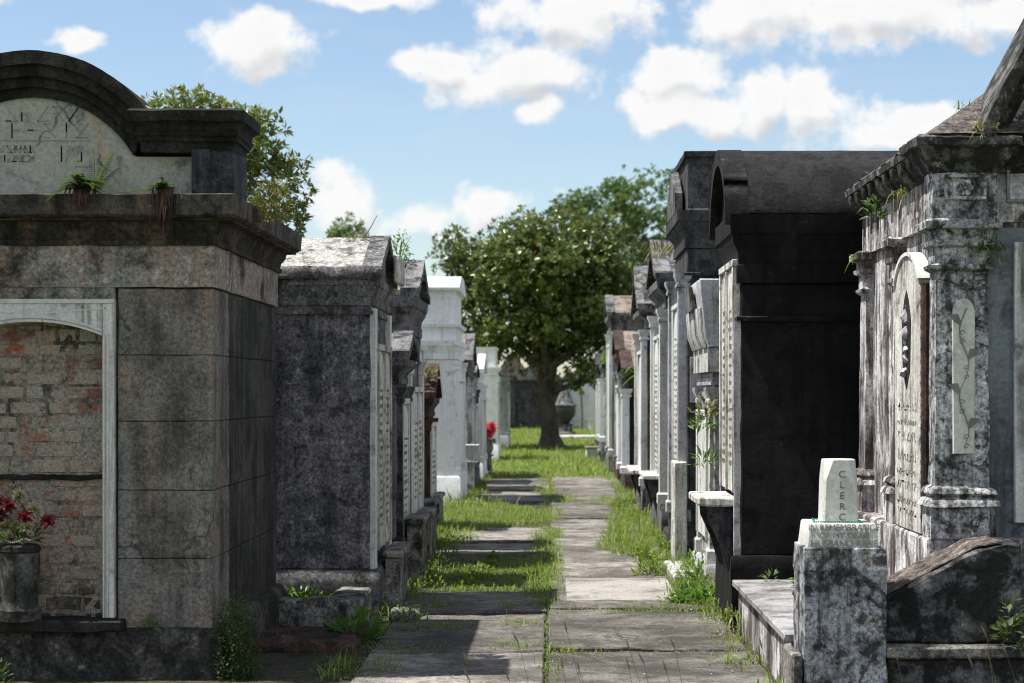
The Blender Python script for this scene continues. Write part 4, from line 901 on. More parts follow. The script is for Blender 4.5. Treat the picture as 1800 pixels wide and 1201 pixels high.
for i, ch in enumerate('CLERC'):
    bm = text_bm(ch, .05, (hx + .006, Y0 - .001, Z(834, 9.4) - i * Z(0, 9.4) * 0 - i * .054))
    for v in bm.verts: v.co.y += -(zt - v.co.z) * .014 - .0005
    obj('letter', bm, M['inscr'], st, False)
bm = BM(); zz = zb1 + .006
loop = [(xs0 - .05, Y0 + .0), (xs0 - .02, Y0 - .02), (xs0 + .02, Y0 - .022), (hx, Y0 - .024), (xs1 - .01, Y0 - .022), (xs1 + .02, Y0 - .012), (xs1 + .02, Y1 + .02), (xs0 - .03, Y1 + .03)]
for (a, b) in zip(loop, loop[1:] + loop[:1]):
    n = max(2, int(math.hypot(b[0] - a[0], b[1] - a[1]) / .0095))
    for k in range(n): bmesh.ops.create_icosphere(bm, subdivisions=1, radius=.0055, matrix=Matrix.Translation((a[0] + (b[0] - a[0]) * k / n, a[1] + (b[1] - a[1]) * k / n, zz)))
tag(obj_at('bead_necklace', bm, M['teal'], (hx, Y0, zz)), 'teal bead necklace looped round the foot of the white marker stone', 'beads')
SL = thing('flat_grave', 'low rectangular grave with a flat marble top in front of the black tomb', 'grave', (1.6, 11, 0))
bm = BM(); box(bm, ID, 1.245, 1.93, 9.76, 12.5, -.03, .306, .01); obj('kerb_wall', rough(bm, .1, .01, 5, 351), M['r1side'], SL)
bm = BM(); box(bm, ID, 1.205, 1.96, 9.735, 12.54, .308, .35, .006); obj('cover_slab', rough(bm, .1, .003, 5, 352), M['cover_slab'], SL)
bm = BM(); box(bm, ID, 1.19, 1.245, 9.3, 9.74, -.03, .3, .01); obj('end_kerb', rough(bm, .06, .01, 7, 353), M['kerb'], SL)

# planter enclosure in front of the purple tomb, loose stone, coping lumps
PL = thing('grave_planter', 'low lichen covered planter box in front of the purple grey tomb', 'planter', (-1.8, 13, 0))
bm = BM(); box(bm, ID, -2.6, -1.27, 12.62, 12.8, -.03, .214, .015); obj('front_wall', rough(bm, .06, .014, 6, 361), M['kerb'], PL)
bm = BM(); box(bm, ID, -1.52, -1.275, 12.803, 13.36, -.03, .216, .015); obj('end_wall', rough(bm, .06, .014, 6, 362), M['kerb'], PL)
bm = BM(); box(bm, ID, -2.6, -1.523, 12.803, 13.37, -.03, .13, 0); obj('earth_fill', rough(bm, .06, .02, 6, 363), M['soil'], PL)
bm = BM(); box(bm, ID, *[X(686, 13.2), X(736, 13.2)], 13.0, 13.35, -.01, .07, .02); tag(obj_at('stone_block', rough(bm, .05, .02, 7, 364), M['kerb'], (X(710, 13.2), 13.2, 0)), 'loose pale broken stone lying at the left edge of the path', 'stone')
bm = BM(); box(bm, ID, -1.95, -1.2, 11.5, 12.25, -.03, .075, .03); tag(obj_at('stone_step', rough(bm, .06, .02, 6, 365), M['brown'], (-1.55, 11.9, 0)), 'dark sunken brick step between the first two tombs on the left', 'step')
bm = BM(); box(bm, ID, X(1158, 21), X(1186, 21), 19.4, 20.3, -.02, .16, .02); tag(obj_at('stone_block', rough(bm, .08, .01, 6, 366), M['darkgrey'], (X(1170, 20), 19.8, 0)), 'dark stone lump in tall grass on the right, before the gabled tomb', 'stone')
bm = BM(); box(bm, ID, 1.0, 1.22, 15.4, 16.8, -.02, .1, .015); tag(obj_at('stone_step', rough(bm, .08, .012, 6, 367), M['offwhite'], (1.1, 16, 0)), 'pale weed covered doorstep at the foot of the flared tomb', 'step')

# ------------------------------------------------------------------ far end: mausoleums, urns, planter
def far_mausoleum(label, x0, x1, y, zb, zt, mw, mr, mats):
    o = thing('mausoleum', label, 'mausoleum', ((x0 + x1) / 2, y, 0)); T = front_map((x0 + x1) / 2, y); hw = (x1 - x0) / 2
    bm = BM(); box(bm, T, 0, 3, -hw, hw, -.03, zb, .02); obj('wall', bm, M[mw], o)
    bm = BM(); loft(bm, T, 0, 3, -hw, hw, [(zb - .12, .0), (zb - .12, .05), (zb, .08)]); obj('cornice', bm, M[mats], o)
    bm = BM(); prism(bm, T, [(-hw - .1, zb + .002), (hw + .1, zb + .002), (0, zt)], -.08, 3.1); obj('roof', bm, M[mr], o)
    for s in (-1, 1):
        bm = BM(); a, b = sorted((s * (hw - .22), s * hw)); box(bm, T, -.06, .01, a, b, 0, zb - .125, .01); obj('pilaster', bm, M[mats], o)
    bm = BM(); box(bm, T, -.03, .005, -hw + .35, hw - .35, .3, zb - .4, .01); obj('door_slab', bm, M[mats], o)
    return o
far_mausoleum('big dark gabled mausoleum beyond the tree at the end of the aisle', X(897, 81), X(990, 81), 81, Z(668, 81), Z(634, 81), 'darkgrey', 'grey', 'darkgrey')
far_mausoleum('white walled mausoleum at the far end, right of the tree trunk', X(985, 84), X(1075, 84), 84, Z(668, 84), Z(642, 84), 'white', 'offwhite', 'white')
far_mausoleum('mossy roofed tomb behind the far white tower on the left', X(868, 90), X(930, 90), 92, Z(664, 92), Z(616, 92), 'offwhite', 'tanroof', 'offwhite')
far_mausoleum('distant tan roofed tomb behind the far white mausoleum', X(1000, 100), X(1100, 100), 100, Z(660, 100), Z(628, 100), 'offwhite', 'tanroof', 'offwhite')
x_, y_ = X(993, 70), 70
o = thing('garden_urn', 'dark covered urn on a pedestal right of the tree trunk', 'urn', (x_, y_, 0))
bm = BM(); lathe(bm, x_, y_, [(.45, 0), (.45, .1), (.3, .15), (.28, .35), (.34, .42)]); obj('pedestal', bm, M['grey'], o)
bm = BM(); lathe(bm, x_, y_, [(.16, .421), (.2, .5), (.38, .75), (.42, 1.05), (.4, 1.1)]); obj('bowl', bm, M['terracotta'], o)
bm = BM(); lathe(bm, x_, y_, [(.44, 1.101), (.44, 1.13), (.34, 1.2), (.22, 1.5), (.12, 1.72), (.05, 1.85)]); obj('lid', bm, M['grey'], o)
x_, y_ = X(1022, 78), 78
o = thing('potted_palm', 'small palm topiary on a slim stem before the white far mausoleum', 'plant', (x_, y_, 0))
bm = BM(); tube(bm, [(x_, y_, 0), (x_ + .02, y_, .8), (x_, y_, 1.55)], [.07, .05, .04]); obj('stem', bm, M['twig'], o)
V, F = tuft_np((x_, y_, 1.5), 60, .5, .03, .5, 5); np_obj('crown', V, F, M['fern'], o)
x_, y_ = X(1043, 77), 77
bm = BM(); lathe(bm, x_, y_, [(.16, 0), (.22, .5), (.24, .52), (.2, .52), (.18, .4)]); tag(obj_at('bucket', bm, M['bucket'], (x_, y_, 0)), 'white bucket standing on the grass beside the far white mausoleum', 'bucket')
bm = BM(); x_ = X(1043, 45)
o = thing('planter_box', 'low concrete planter box on the lawn right of the tree', 'planter', (x_, 45, 0))
bm = BM(); box(bm, ID, X(1030, 45), X(1058, 45), 44.8, 45.7, -.02, .26, .02); obj('box', bm, M['offwhite'], o)
bm = BM(); box(bm, ID, X(1030, 45) - .02, X(1058, 45) + .02, 44.78, 45.72, .262, .3, .01); obj('rim', bm, M['tanroof'], o)
bm = BM(); box(bm, ID, X(978, 64), X(1056, 64), 63.5, 65.5, -.02, .12, .02); tag(obj_at('grave_kerb', bm, M['offwhite'], (X(1016, 64), 64.5, 0)), 'flat pale grave slab on the lawn behind the tree trunk', 'grave')
x_, y_ = X(857, 37), 37
o = thing('flower_stand', 'slim stone pedestal on a square foot at the left end of the path', 'pedestal', (x_, y_, 0))
bm = BM(); box(bm, ID, x_ - .2, x_ + .2, y_ - .2, y_ + .2, -.02, .05, .01); obj('foot', bm, M['grey'], o)
bm = BM(); loft(bm, ID, x_ - .09, x_ + .09, y_ - .09, y_ + .09, [(.05, .02), (.1, 0), (.33, -.015), (.36, .03), (.38, .03)]); obj('post', bm, M['grey'], o)
o = thing('flower_vase', 'pale vase of red flowers standing on the slim stone pedestal', 'vase', (x_, y_, .38))
bm = BM(); lathe(bm, x_, y_, [(.07, .38), (.12, .5), (.1, .64), (.13, .68)]); obj('vase', bm, M['bluegrey'], o)
for k in range(6):
    V, F = bloom_np(np.array([x_ + random.uniform(-.13, .13), y_ - .05, .8 + random.uniform(-.06, .14)]), .13, 40, 300 + k); np_obj('bloom', V, F, M['pink'], o)
V, F = leafy_np((x_, y_, .55), .18, .2, 60, .12, 77); np_obj('leaves', V, F, M['fern'], o)
x_, y_ = X(809, 27.6), 27.4
o = thing('stone_flower_box', 'white stone flower box on a bracket beside the whitewashed tomb', 'flower box', (-1.24, 29.4, .55))
bm = BM(); loft(bm, ID, -1.36, -1.17, 29.2, 29.7, [(.5, .0), (.52, .03), (.58, .0), (.75, .02), (.78, .03)]); obj('box', bm, M['offwhite'], o)
bm = BM(); box(bm, ID, -1.34, -1.22, 29.35, 29.55, -.02, .5, .01); obj('post', bm, M['offwhite'], o)

# ------------------------------------------------------------------ trees
def whorls(P, D, n, L, wd, seed, droop=.15):
    rg = np.random.default_rng(seed); m = len(P)
    D = unit(D); a = unit(np.cross(D, rg.normal(0, 1, (m, 3)))); b = np.cross(D, a)
    ph = rg.uniform(0, 6.28, (m, n)); ti = rg.uniform(.5, 1.35, (m, n))
    Dr = (a[:, None] * np.cos(ph)[..., None] + b[:, None] * np.sin(ph)[..., None]) * np.sin(ti)[..., None] + D[:, None] * np.cos(ti)[..., None]
    Dr[..., 2] -= droop; Dr = unit(Dr.reshape(-1, 3)); U = np.repeat(D, n, 0) + rg.normal(0, .15, (m * n, 3)); Pp = np.repeat(P, n, 0) + Dr * L * .12
    Ls = L * rg.uniform(.65, 1.15, m * n); return leaf_quads(Pp, Dr, U, Ls, Ls * wd)
def crown_pts(c, rad, n, seed, lump=.25, inner=.45, flat=0, gaps=-.5, clump=0, csize=.3):
    rg = np.random.default_rng(seed); D = unit(rg.normal(0, 1, (n * 2, 3)))
    k = np.array([1 + lump * (noise.noise(Vector(q) * 2.1 + Vector((seed, 0, 0))) + .6 * noise.noise(Vector(q) * 5 + Vector((0, seed, 0)))) for q in D])
    r = (inner + (1 - inner) * rg.uniform(0, 1, len(D)) ** .6) * k
    P = np.array(c) + D * r[:, None] * np.array(rad)
    if clump:
        nc = clump; C_ = P[:nc]; own = rg.integers(0, nc, len(P)); sz = rg.uniform(.6, 1.4, nc)[own][:, None] * csize
        P = C_[own] + np.clip(rg.normal(0, 1, P.shape), -1.7, 1.7) * sz * [1, 1, .62]; D = unit((P - C_[own]) * .9 / csize + (C_[own] - np.array(c)) / np.array(rad) * .8 + [0, 0, .3])
        return P[:n], D[:n]
    g = np.array([noise.noise(Vector(q) * (1.7 / min(rad) * 2)) for q in P]); ok = g > gaps
    if flat: ok &= P[:, 2] > flat
    return P[ok][:n], D[ok][:n]
def tree(label, cat, base, trunk, limbs, crowns, leaf, lm, n, seed, name='tree', wd=.2, bloom=0, bm_mat='bark'):
    o = thing(name, label, cat, (base[0], base[1], 0))
    bm = BM(); tube(bm, trunk[0], trunk[1], 14); rough(bm, .3, .02, 3, seed); obj('trunk', bm, M[bm_mat], o)
    for pts, rad in limbs:
        bm = BM(); tube(bm, pts, rad, 8); obj('branch', bm, M[bm_mat], o)
    Ps, Ds = zip(*[crown_pts(*c[0], **c[1]) for c in crowns]); P = np.concatenate(Ps); Dn = np.concatenate(Ds)
    rg = np.random.default_rng(seed); A = unit(Dn * .8 + [0, 0, .45] + rg.normal(0, .35, P.shape))
    V, F = whorls(P, A, n, leaf, wd, seed); np_obj('crown', V, F, M[lm], o)
    if bloom:
        ii = rg.choice(len(P), bloom, replace=False); parts = [bloom_np(P[i] + A[i] * .1, leaf * .6, 14, int(i), axis=A[i]) for i in ii]
        V, F = join(parts); ob = np_obj('blossoms', V, F, M['whitebloom'], o)
    return o
tx, ty = X(966, 52.8), 52.8
def limb(a, b, sag=.2, r0=.16, r1=.04, k=7):
    a, b = Vector(a), Vector(b); rgl = random.Random(str(b)); pts = []; rad = []
    for i in range(k):
        t = i / (k - 1); p = a.lerp(b, t) + Vector((0, 0, sag * math.sin(math.pi * t))) + Vector((rgl.uniform(-.1, .1), rgl.uniform(-.1, .1), 0)) * (0 < t < 1); pts.append(p); rad.append(r0 + (r1 - r0) * t)
    return pts, rad
zc = Z(505, 52.8)
fork = (tx - .05, ty, Z(655, 52.8))
limbs = [limb(fork, (tx - 1.2, ty + .2, 4.0)), limb(fork, (tx + 1.5, ty - .3, 3.4), .1), limb(fork, (tx + .3, ty + 1.2, 4.8)), limb(fork, (tx - .4, ty - 1.2, 4.6)), limb(fork, (tx - 2.2, ty + .3, 3.2), .3, .13), limb(fork, (tx + 2.2, ty + .6, 4.2), .3, .13),
         limb((tx + .05, ty, Z(690, 52.8)), (tx + 1.9, ty - .6, Z(650, 52.8)), .05, .09, .03)]
xw = X(945, 52.8)
tree('big round magnolia with glossy leaves at the end of the grassy path', 'tree', (tx, ty),
     ([(tx + .05, ty, -.05), (tx + .03, ty, .12), (tx + .02, ty, .4), (tx, ty, .9), (tx - .08, ty, 1.5), (tx - .1, ty, 1.9), (tx - .05, ty, 2.25), (tx - .05, ty, 2.6)], [.6, .37, .27, .23, .22, .24, .28, .17]),
     limbs,
     [(((xw, ty, zc), (2.75, 2.7, 2.15), 5200, 11), dict(lump=.16, inner=.5, clump=120, csize=.33)),
      (((xw + .1, ty, zc - .1), (2.1, 2.1, 1.65), 1500, 19), dict(lump=.2, inner=.25, gaps=-.6)),
      (((X(1000, 52.8), ty, Z(420, 52.8)), (1.5, 1.7, 1.0), 480, 12), dict(lump=.2, inner=.5, clump=18, csize=.3)),
      (((X(1060, 52.8), ty, Z(520, 52.8)), (1.25, 1.6, 1.5), 450, 15), dict(lump=.2, inner=.5, clump=18, csize=.3)),
      (((X(800, 52.8), ty, Z(440, 52.8)), (.65, .8, .75), 110, 13), dict(lump=.3, inner=.2, gaps=-.3)),
      (((X(850, 52.8), ty, Z(600, 52.8)), (1.0, 1.2, .7), 260, 14), dict(lump=.3, inner=.2, gaps=-.35)),
      (((X(1030, 52.8), ty - .6, Z(655, 52.8)), (.75, .8, .42), 120, 16), dict(lump=.35, inner=.2, gaps=-.3))],
     .165, 'magnolia', 9, 21, name='magnolia_tree', bloom=34)
lx, ly = -4.3, 22
tree('sunlit magnolia with upright leaf clusters rising behind the first left tomb', 'tree', (lx, ly),
     ([(lx, ly, -.05), (lx, ly, 1.5), (lx + .1, ly, 3), (lx + .1, ly, 4.2)], [.2, .15, .12, .05]),
     [limb((lx, ly, 2), (lx + 1.1, ly, 3.6), .2, .07, .02), limb((lx, ly, 2.2), (lx - .9, ly + .2, 4.2), .2, .07, .02), limb((lx, ly, 2.6), (lx + .6, ly - .3, 4.6), .1, .06, .02)],
     [(((X(345, 22), ly, Z(330, 22)), (1.25, 1.2, 1.05), 1500, 31), dict(lump=.3, inner=.45, clump=44, csize=.14)),
      (((X(440, 22), ly, Z(245, 22)), (.42, .5, .38), 130, 32), dict(lump=.35, inner=.2, gaps=-.2)),
      (((X(480, 22), ly, Z(370, 22)), (.5, .6, .62), 240, 33), dict(lump=.35, inner=.2, gaps=-.2)),
      (((X(330, 22), ly, Z(190, 22)), (.45, .5, .25), 110, 34), dict(lump=.35, inner=.2, gaps=-.2))],
     .105, 'magnolia_sun', 9, 41, name='magnolia_tree', bloom=14, wd=.17)
ox, oy = X(1150, 86), 86
tree('tall feathery oak rising behind the magnolia on the right', 'tree', (ox, oy),
     ([(ox, oy, -.05), (ox, oy, 2), (ox - .2, oy, 5), (ox, oy, 8)], [.45, .35, .3, .12]),
     [limb((ox, oy, 4), (ox - 2.6, oy, 8), .4, .16, .04), limb((ox, oy, 4.5), (ox + 2.4, oy, 8.2), .4, .16, .04)],
     [(((X(1150, 86), oy, Z(370, 86)), (2.6, 2.5, 1.9), 1000, 51), dict(lump=.3, inner=.4, clump=34, csize=.34)),
      (((X(1110, 86), oy, Z(455, 86)), (2.4, 2.4, 1.7), 900, 52), dict(lump=.3, inner=.4, clump=30, csize=.36)),
      (((X(1025, 86), oy, Z(365, 86)), (1.3, 1.4, .85), 300, 53), dict(lump=.35, inner=.2, gaps=-.25)),
      (((X(1085, 86), oy, Z(330, 86)), (.9, 1, .45), 130, 54), dict(lump=.4, inner=.2, gaps=-.2))],
     .2, 'oak', 12, 61, name='oak_tree', wd=.17)
ox, oy = X(610, 70), 70
tree('small distant pale green tree above the purple grey tomb roof', 'tree', (ox, oy), ([(ox, oy, -.05), (ox, oy, 3), (ox, oy, 6.6)], [.2, .15, .05]), [],
     [(((ox, oy, Z(425, 70)), (.9, .9, .9), 200, 71), dict(lump=.35, inner=.2, gaps=-.3))], .22, 'oak', 10, 81, name='oak_tree', wd=.17)

# ------------------------------------------------------------------ plants growing on the tombs
def tuft(label, loc, n, L, w, droop, seed, mat='weed', cat='weed', stand=.7, spread=.03, name='weed_tuft', group=None):
    V, F = tuft_np(loc, n, L, w, droop, seed, spread, stand); return tag(np_obj(name, V, F, M[mat], None, loc), label, cat, group)
def bush(label, loc, r_, h, n, size, seed, mat='weed', cat='weed', name='weed_clump', wd=.36, updir=.4):
    V, F = leafy_np(loc, r_, h, n, size, seed, wd, updir); return tag(np_obj(name, V, F, M[mat], None, loc), label, cat)
def fern(label, loc, fr, seed, mat='fern', roots=None):
    o = thing('fern', label, 'fern', loc)
    V, F = join([frond_np(loc, *q) for q in fr]); np_obj('fronds', V, F, M[mat], o)
    if roots:
        bm = BM(); rg = random.Random(seed)
        for k in range(roots[0]):
            x = loc[0] + rg.gauss(0, roots[1]); L = roots[2] * rg.uniform(.4, 1); y = loc[1] - .02 + rg.uniform(-.03, .0)
            tube(bm, [(x, loc[1], loc[2] + .015), (x + rg.gauss(0, .008), y - .01, loc[2] - L * .4), (x + rg.gauss(0, .015), y - .005, loc[2] - L)], [.005, .004, .001], 4)
        obj('roots', bm, M['root'], o)
    return o
yl = d - .14; zl = fz(345) + .005
rg = random.Random(2)
fern('leafy fern with a brown root mat on the ledge under the arched panel', (fx(155), yl, zl + .015), [((rg.uniform(-1, 1), rg.uniform(-.6, -.1), rg.uniform(.2, 1.0)), rg.uniform(.13, .23), .036, .6, 16) for _ in range(30)] + [((-.9, -.3, .35), .2, .03, .7, 18)], 4, roots=(60, .035, .12))
fern('single tall arching fern frond against the arched panel', (fx(172), d - .06, zl), [((-.02, -.05, 1), .24, .05, -.0, 22), ((.35, -.05, 1), .33, .055, .25, 24), ((.6, -.1, .8), .25, .05, .2, 18)], 5)
fern('small hanging fern with trailing roots near the right end of the ledge', (fx(298), yl, zl + .015), [((rg.uniform(-.9, .6), rg.uniform(-.6, -.1), rg.uniform(.3, 1)), rg.uniform(.09, .16), .028, .6, 12) for _ in range(16)], 6, roots=(70, .028, .26))
fern('low creeping fern on the ledge between the two larger ferns', (fx(215), yl + .03, zl), [((1, -.1, .12), .2, .035, .0, 16), ((.9, -.3, .25), .26, .035, .25, 18), ((-.5, -.2, .4), .1, .03, .4, 12)], 7)
bush('tiny seedling sprouting in the notch beside the arched moulding', (fx(277), d - .02, fz(200)), .035, .09, 22, .045, 8, 'fern', 'seedling', 'seedling')
bush('bushy yellow fern growing behind the parapet pier', (fx(452), d + .55, Z(392, d + .55)), .13, .26, 700, .035, 9, 'dryfern', 'fern', 'fern_bush', wd=.3)
tuft('mat of dry grass and twigs on the ridge of the pale roof', (X(632, 14.1), 14.1, Z(419, 14.1)), 60, .11, .004, .5, 10, 'dryfern', stand=.3, spread=.06)
bm = BM(); b0 = Vector((X(640, 14.1), 14.1, Z(418, 14.1)))
tube(bm, [b0, b0 + Vector((.04, 0, .06)), b0 + Vector((.1, 0, .17))], [.006, .004, .002], 5); tube(bm, [b0 + Vector((.02, 0, .03)), b0 + Vector((-.05, 0, .08))], [.004, .002], 5)
tag(obj_at('dead_twig', bm, M['twig'], b0), 'bare dead twig sticking up from the ridge of the pale roof', 'twig')
q0 = (X(702, 17.7), 17.7, Z(463, 17.7)); o = thing('sapling', 'green leafy sapling growing on the curved brown gable', 'sapling', q0)
V, F = leafy_np(q0, .13, .32, 150, .05, 11); np_obj('leaves', V, F, M['weed'], o)
for k in range(5):
    a_ = k * 1.26; bm = BM(); tube(bm, [q0, (q0[0] + .05 * math.cos(a_), q0[1] + .05 * math.sin(a_), q0[2] + .15), (q0[0] + .11 * math.cos(a_), q0[1] + .1 * math.sin(a_), q0[2] + .26)], [.006, .004, .002], 5); obj('stem', bm, M['twig'], o)
bush('yellow green fern on top of the small rust brown tomb', (X(748, 21.6), 21.5, Z(672, 21.6)), .12, .22, 120, .08, 12, 'dryfern', 'fern', 'fern_bush')
tuft('spiky grass tuft on the roof silhouette of the ornate right tomb', (X(1690, 10.2), 10.2, Z(192, 10.2)), 14, .1, .004, .5, 13, 'fern', stand=.3)
tuft('yellowing grass clump in the roof valley of the ornate right tomb', (X(1722, 9.8), 9.78, Z(228, 9.8)), 40, .13, .005, .8, 14, 'dryfern', stand=.2)
tuft('straggly weed hanging under the cornice of the ornate right tomb', (1.96, 10.6, 2.72), 26, .18, .004, 1.2, 15, 'dryfern', stand=.1)
bush('small green leaf clump under the far cornice of the ornate right tomb', (1.97, 11.5, 2.66), .07, .14, 40, .07, 16, 'fern', 'fern', 'fern_bush')
tuft('dark green fern tuft beside the capital of the vine pilaster', (X(1738, 9.85), 9.86, Q(440)), 70, .17, .006, .9, 17, 'fern', cat='fern', stand=.1, spread=.03)
tuft('grass sprig on the capital of the far right hand pilaster', (1.99, 12.2, 2.46), 14, .13, .007, .8, 18, 'weed', stand=.2)
tuft('mossy grass tuft on the cornice of the tall gabled tomb at right', (X(1172, 20), 20.1, Z(440, 20)), 50, .32, .01, .8, 19, 'dryfern', stand=.2, spread=.1)
tuft('drooping grass sprig on the wall of the tallest flat topped tomb', (X(1262, 17.35), 17.33, Z(440, 17.35)), 16, .18, .006, .7, 20, 'weed', stand=.1)
bush('bright green fern on top of the far white columned tomb', (X(1074, 41.8), 41.8, Z(640, 42)), .25, .38, 160, .14, 21, 'weed', 'fern', 'fern_bush')
tuft('long palm like fern leaning from the wall of the black sided tomb', (X(1136, 29.6), 29.7, Z(655, 29.7)), 40, .75, .02, .7, 22, 'weed', cat='fern', stand=.1, spread=.08)
for i, (yy, lab) in enumerate(((715, 'upper leafy creeper on the side of the white pillar tomb'), (738, 'middle leafy creeper on the side of the white pillar tomb'), (800, 'lowest leafy creeper on the side of the white pillar tomb'))):
    bush(lab, (X(1238, 15.0), 15.0, Z(yy + 20, 15.0)), .1, .14, 60, .09, 30 + i, 'dryfern' if i == 0 else 'weed', 'creeper', 'creeper', wd=.2)
for i, (px, yy, dd_) in enumerate(((700, 775, 15.9), (713, 840, 16.6))):
    bush(('thin creeper on the tablets of the low grey tomb', 'thin creeper below the tablets of the curved gable tomb')[i], (X(px, dd_), dd_, Z(yy, dd_)), .06, .2, 34, .05, 40 + i, 'fern', 'creeper', 'creeper')
bush('low green seedlings on the flat marble grave cover', (1.62, 12.0, .352), .09, .09, 40, .05, 44, 'weed', 'seedling', 'seedling')
bush('small leafy shoot at the foot of the black tomb wall', (1.45, 12.45, .352), .05, .08, 20, .05, 45, 'fern', 'seedling', 'seedling')
bm = BM(); bmesh.ops.create_icosphere(bm, subdivisions=2, radius=.02, matrix=Matrix.Translation((X(1398, 11.5), 11.5, .37))); tag(obj_at('red_flower', bm, M['flower_red'], (X(1398, 11.5), 11.5, .35)), 'small red artificial flower lying on the flat marble grave', 'flower')

# weeds on the ground that can be told apart
bush('dense dark weed growing against the corner of the first left tomb', (-1.77, 10.5, 0), .15, .48, 2200, .028, 50, 'darkweed', wd=.45)
bush('broad leaved bright weed by the sunken step on the left', (X(628, 12.0), 12.0, 0), .17, .24, 70, .12, 51, 'weed', wd=.4, updir=.8)
tuft('sprawling grass tuft at the left edge of the path', (X(655, 11.7), 11.7, 0), 60, .2, .006, 1.1, 52, 'grass', cat='grass tuft', spread=.1, stand=.3)
tuft('upright dark grass tuft in front of the sunken step', (X(590, 10.6), 10.6, 0), 22, .24, .006, .5, 53, 'grass', cat='grass tuft', spread=.09)
tuft('tall grass tuft at the plinth of the low grey tomb', (-1.12, 14.9, 0), 26, .35, .008, .5, 54, 'grass', cat='grass tuft')
bush('weed on the ground under the white pillar tomb', (X(1225, 15.2), 15.2, 0), .17, .3, 330, .06, 55, 'weed', wd=.3)
bush('leafy ground weed beside the pale doorstep on the right', (X(1222, 14.1), 14.1, 0), .2, .14, 380, .06, 56, 'weed', wd=.5)
tuft('tall wild grass clump below the white pedestal on the right', (X(1210, 16.6), 16.6, 0), 90, .42, .009, .7, 57, 'weed', cat='grass tuft', spread=.12)
tuft('coarse grass tuft in the corner of the flat marble grave', (1.2, 12.4, .12), 30, .22, .008, .9, 58, 'grass', cat='grass tuft')
tuft('yellow green grass tuft below the flat marble grave', (1.15, 10.9, 0), 70, .2, .006, .7, 59, 'grass', cat='grass tuft', spread=.09, stand=.4)
tuft('thin grass tuft at the foot of the blotched marker pedestal', (1.22, 9.9, 0), 40, .28, .006, .5, 60, 'grass', cat='grass tuft', spread=.06)
bush('dark trailing plant on the right edge of the ornate tomb base', (X(1782, 9.3), 9.36, .34), .07, .24, 70, .06, 62, 'darkweed', wd=.5)
bush('tiny weed sprouting between scroll buttress and marker', (1.7, 9.7, .5), .05, .16, 50, .045, 63, 'weed')
bush('low weeds filling the planter before the purple grey tomb', (-1.75, 13.05, .12), .25, .1, 260, .07, 64, 'weed')
bush('small seedling on the sill corner of the first left tomb', (fx(262), d - .05, .29), .04, .05, 14, .06, 65, 'weed', 'seedling', 'seedling')
bush('scrappy weed at the bottom left beneath the sill', (fx(10), d - .2, 0), .1, .13, 130, .045, 66, 'darkweed')
tuft('tall weeds by the foot of the whitewashed tomb', (X(815, 26), 26, 0), 80, .45, .012, .5, 67, 'grass', cat='grass tuft', spread=.25)
# foxtail grass stalks at the front of the path
rg = random.Random(8)
for i, (px, py, hh) in enumerate([(1020, 1110, .36), (830, 1165, .3), (835, 1195, .26), (910, 1195, .22), (1040, 1180, .3), (1115, 1175, .34), (1130, 1145, .4), (1145, 1165, .36), (1190, 1180, .3), (1200, 1140, .4), (930, 1130, .34), (1000, 1175, .28), (1355, 1140, .38), (1560, 1100, .4), (1590, 1160, .3), (1745, 1120, .42), (1760, 1160, .34), (1790, 1150, .36), (1720, 1170, .25)]):
    yy = 8.35 + rg.uniform(-.25, .25); bx = X(px, yy) ; zt_ = Z(py - 18, yy)
    o = thing('foxtail_stalk', 'thin foxtail grass stalk with a tan seed head at the front edge', 'grass stalk', (bx, yy, 0), 'foxtail stalks along the front edge')
    tip = Vector((bx - rg.uniform(.02, .06), yy, zt_)); mid = Vector((bx, yy, zt_ * .55))
    bm = BM(); tube(bm, [(bx, yy, 0), mid, tip - Vector((0, 0, .05))], [.0018, .0014, .001], 5); obj('stem', bm, M['dryfern'], o)
    bm = BM(); q = tip - Vector((0, 0, .05)); dv = Vector((-rg.uniform(.01, .03), 0, .055)); tube(bm, [q, q + dv * .3, q + dv * .7, q + dv], [.002, .0042, .004, .001], 6); obj('seed_head', bm, M['straw'], o)

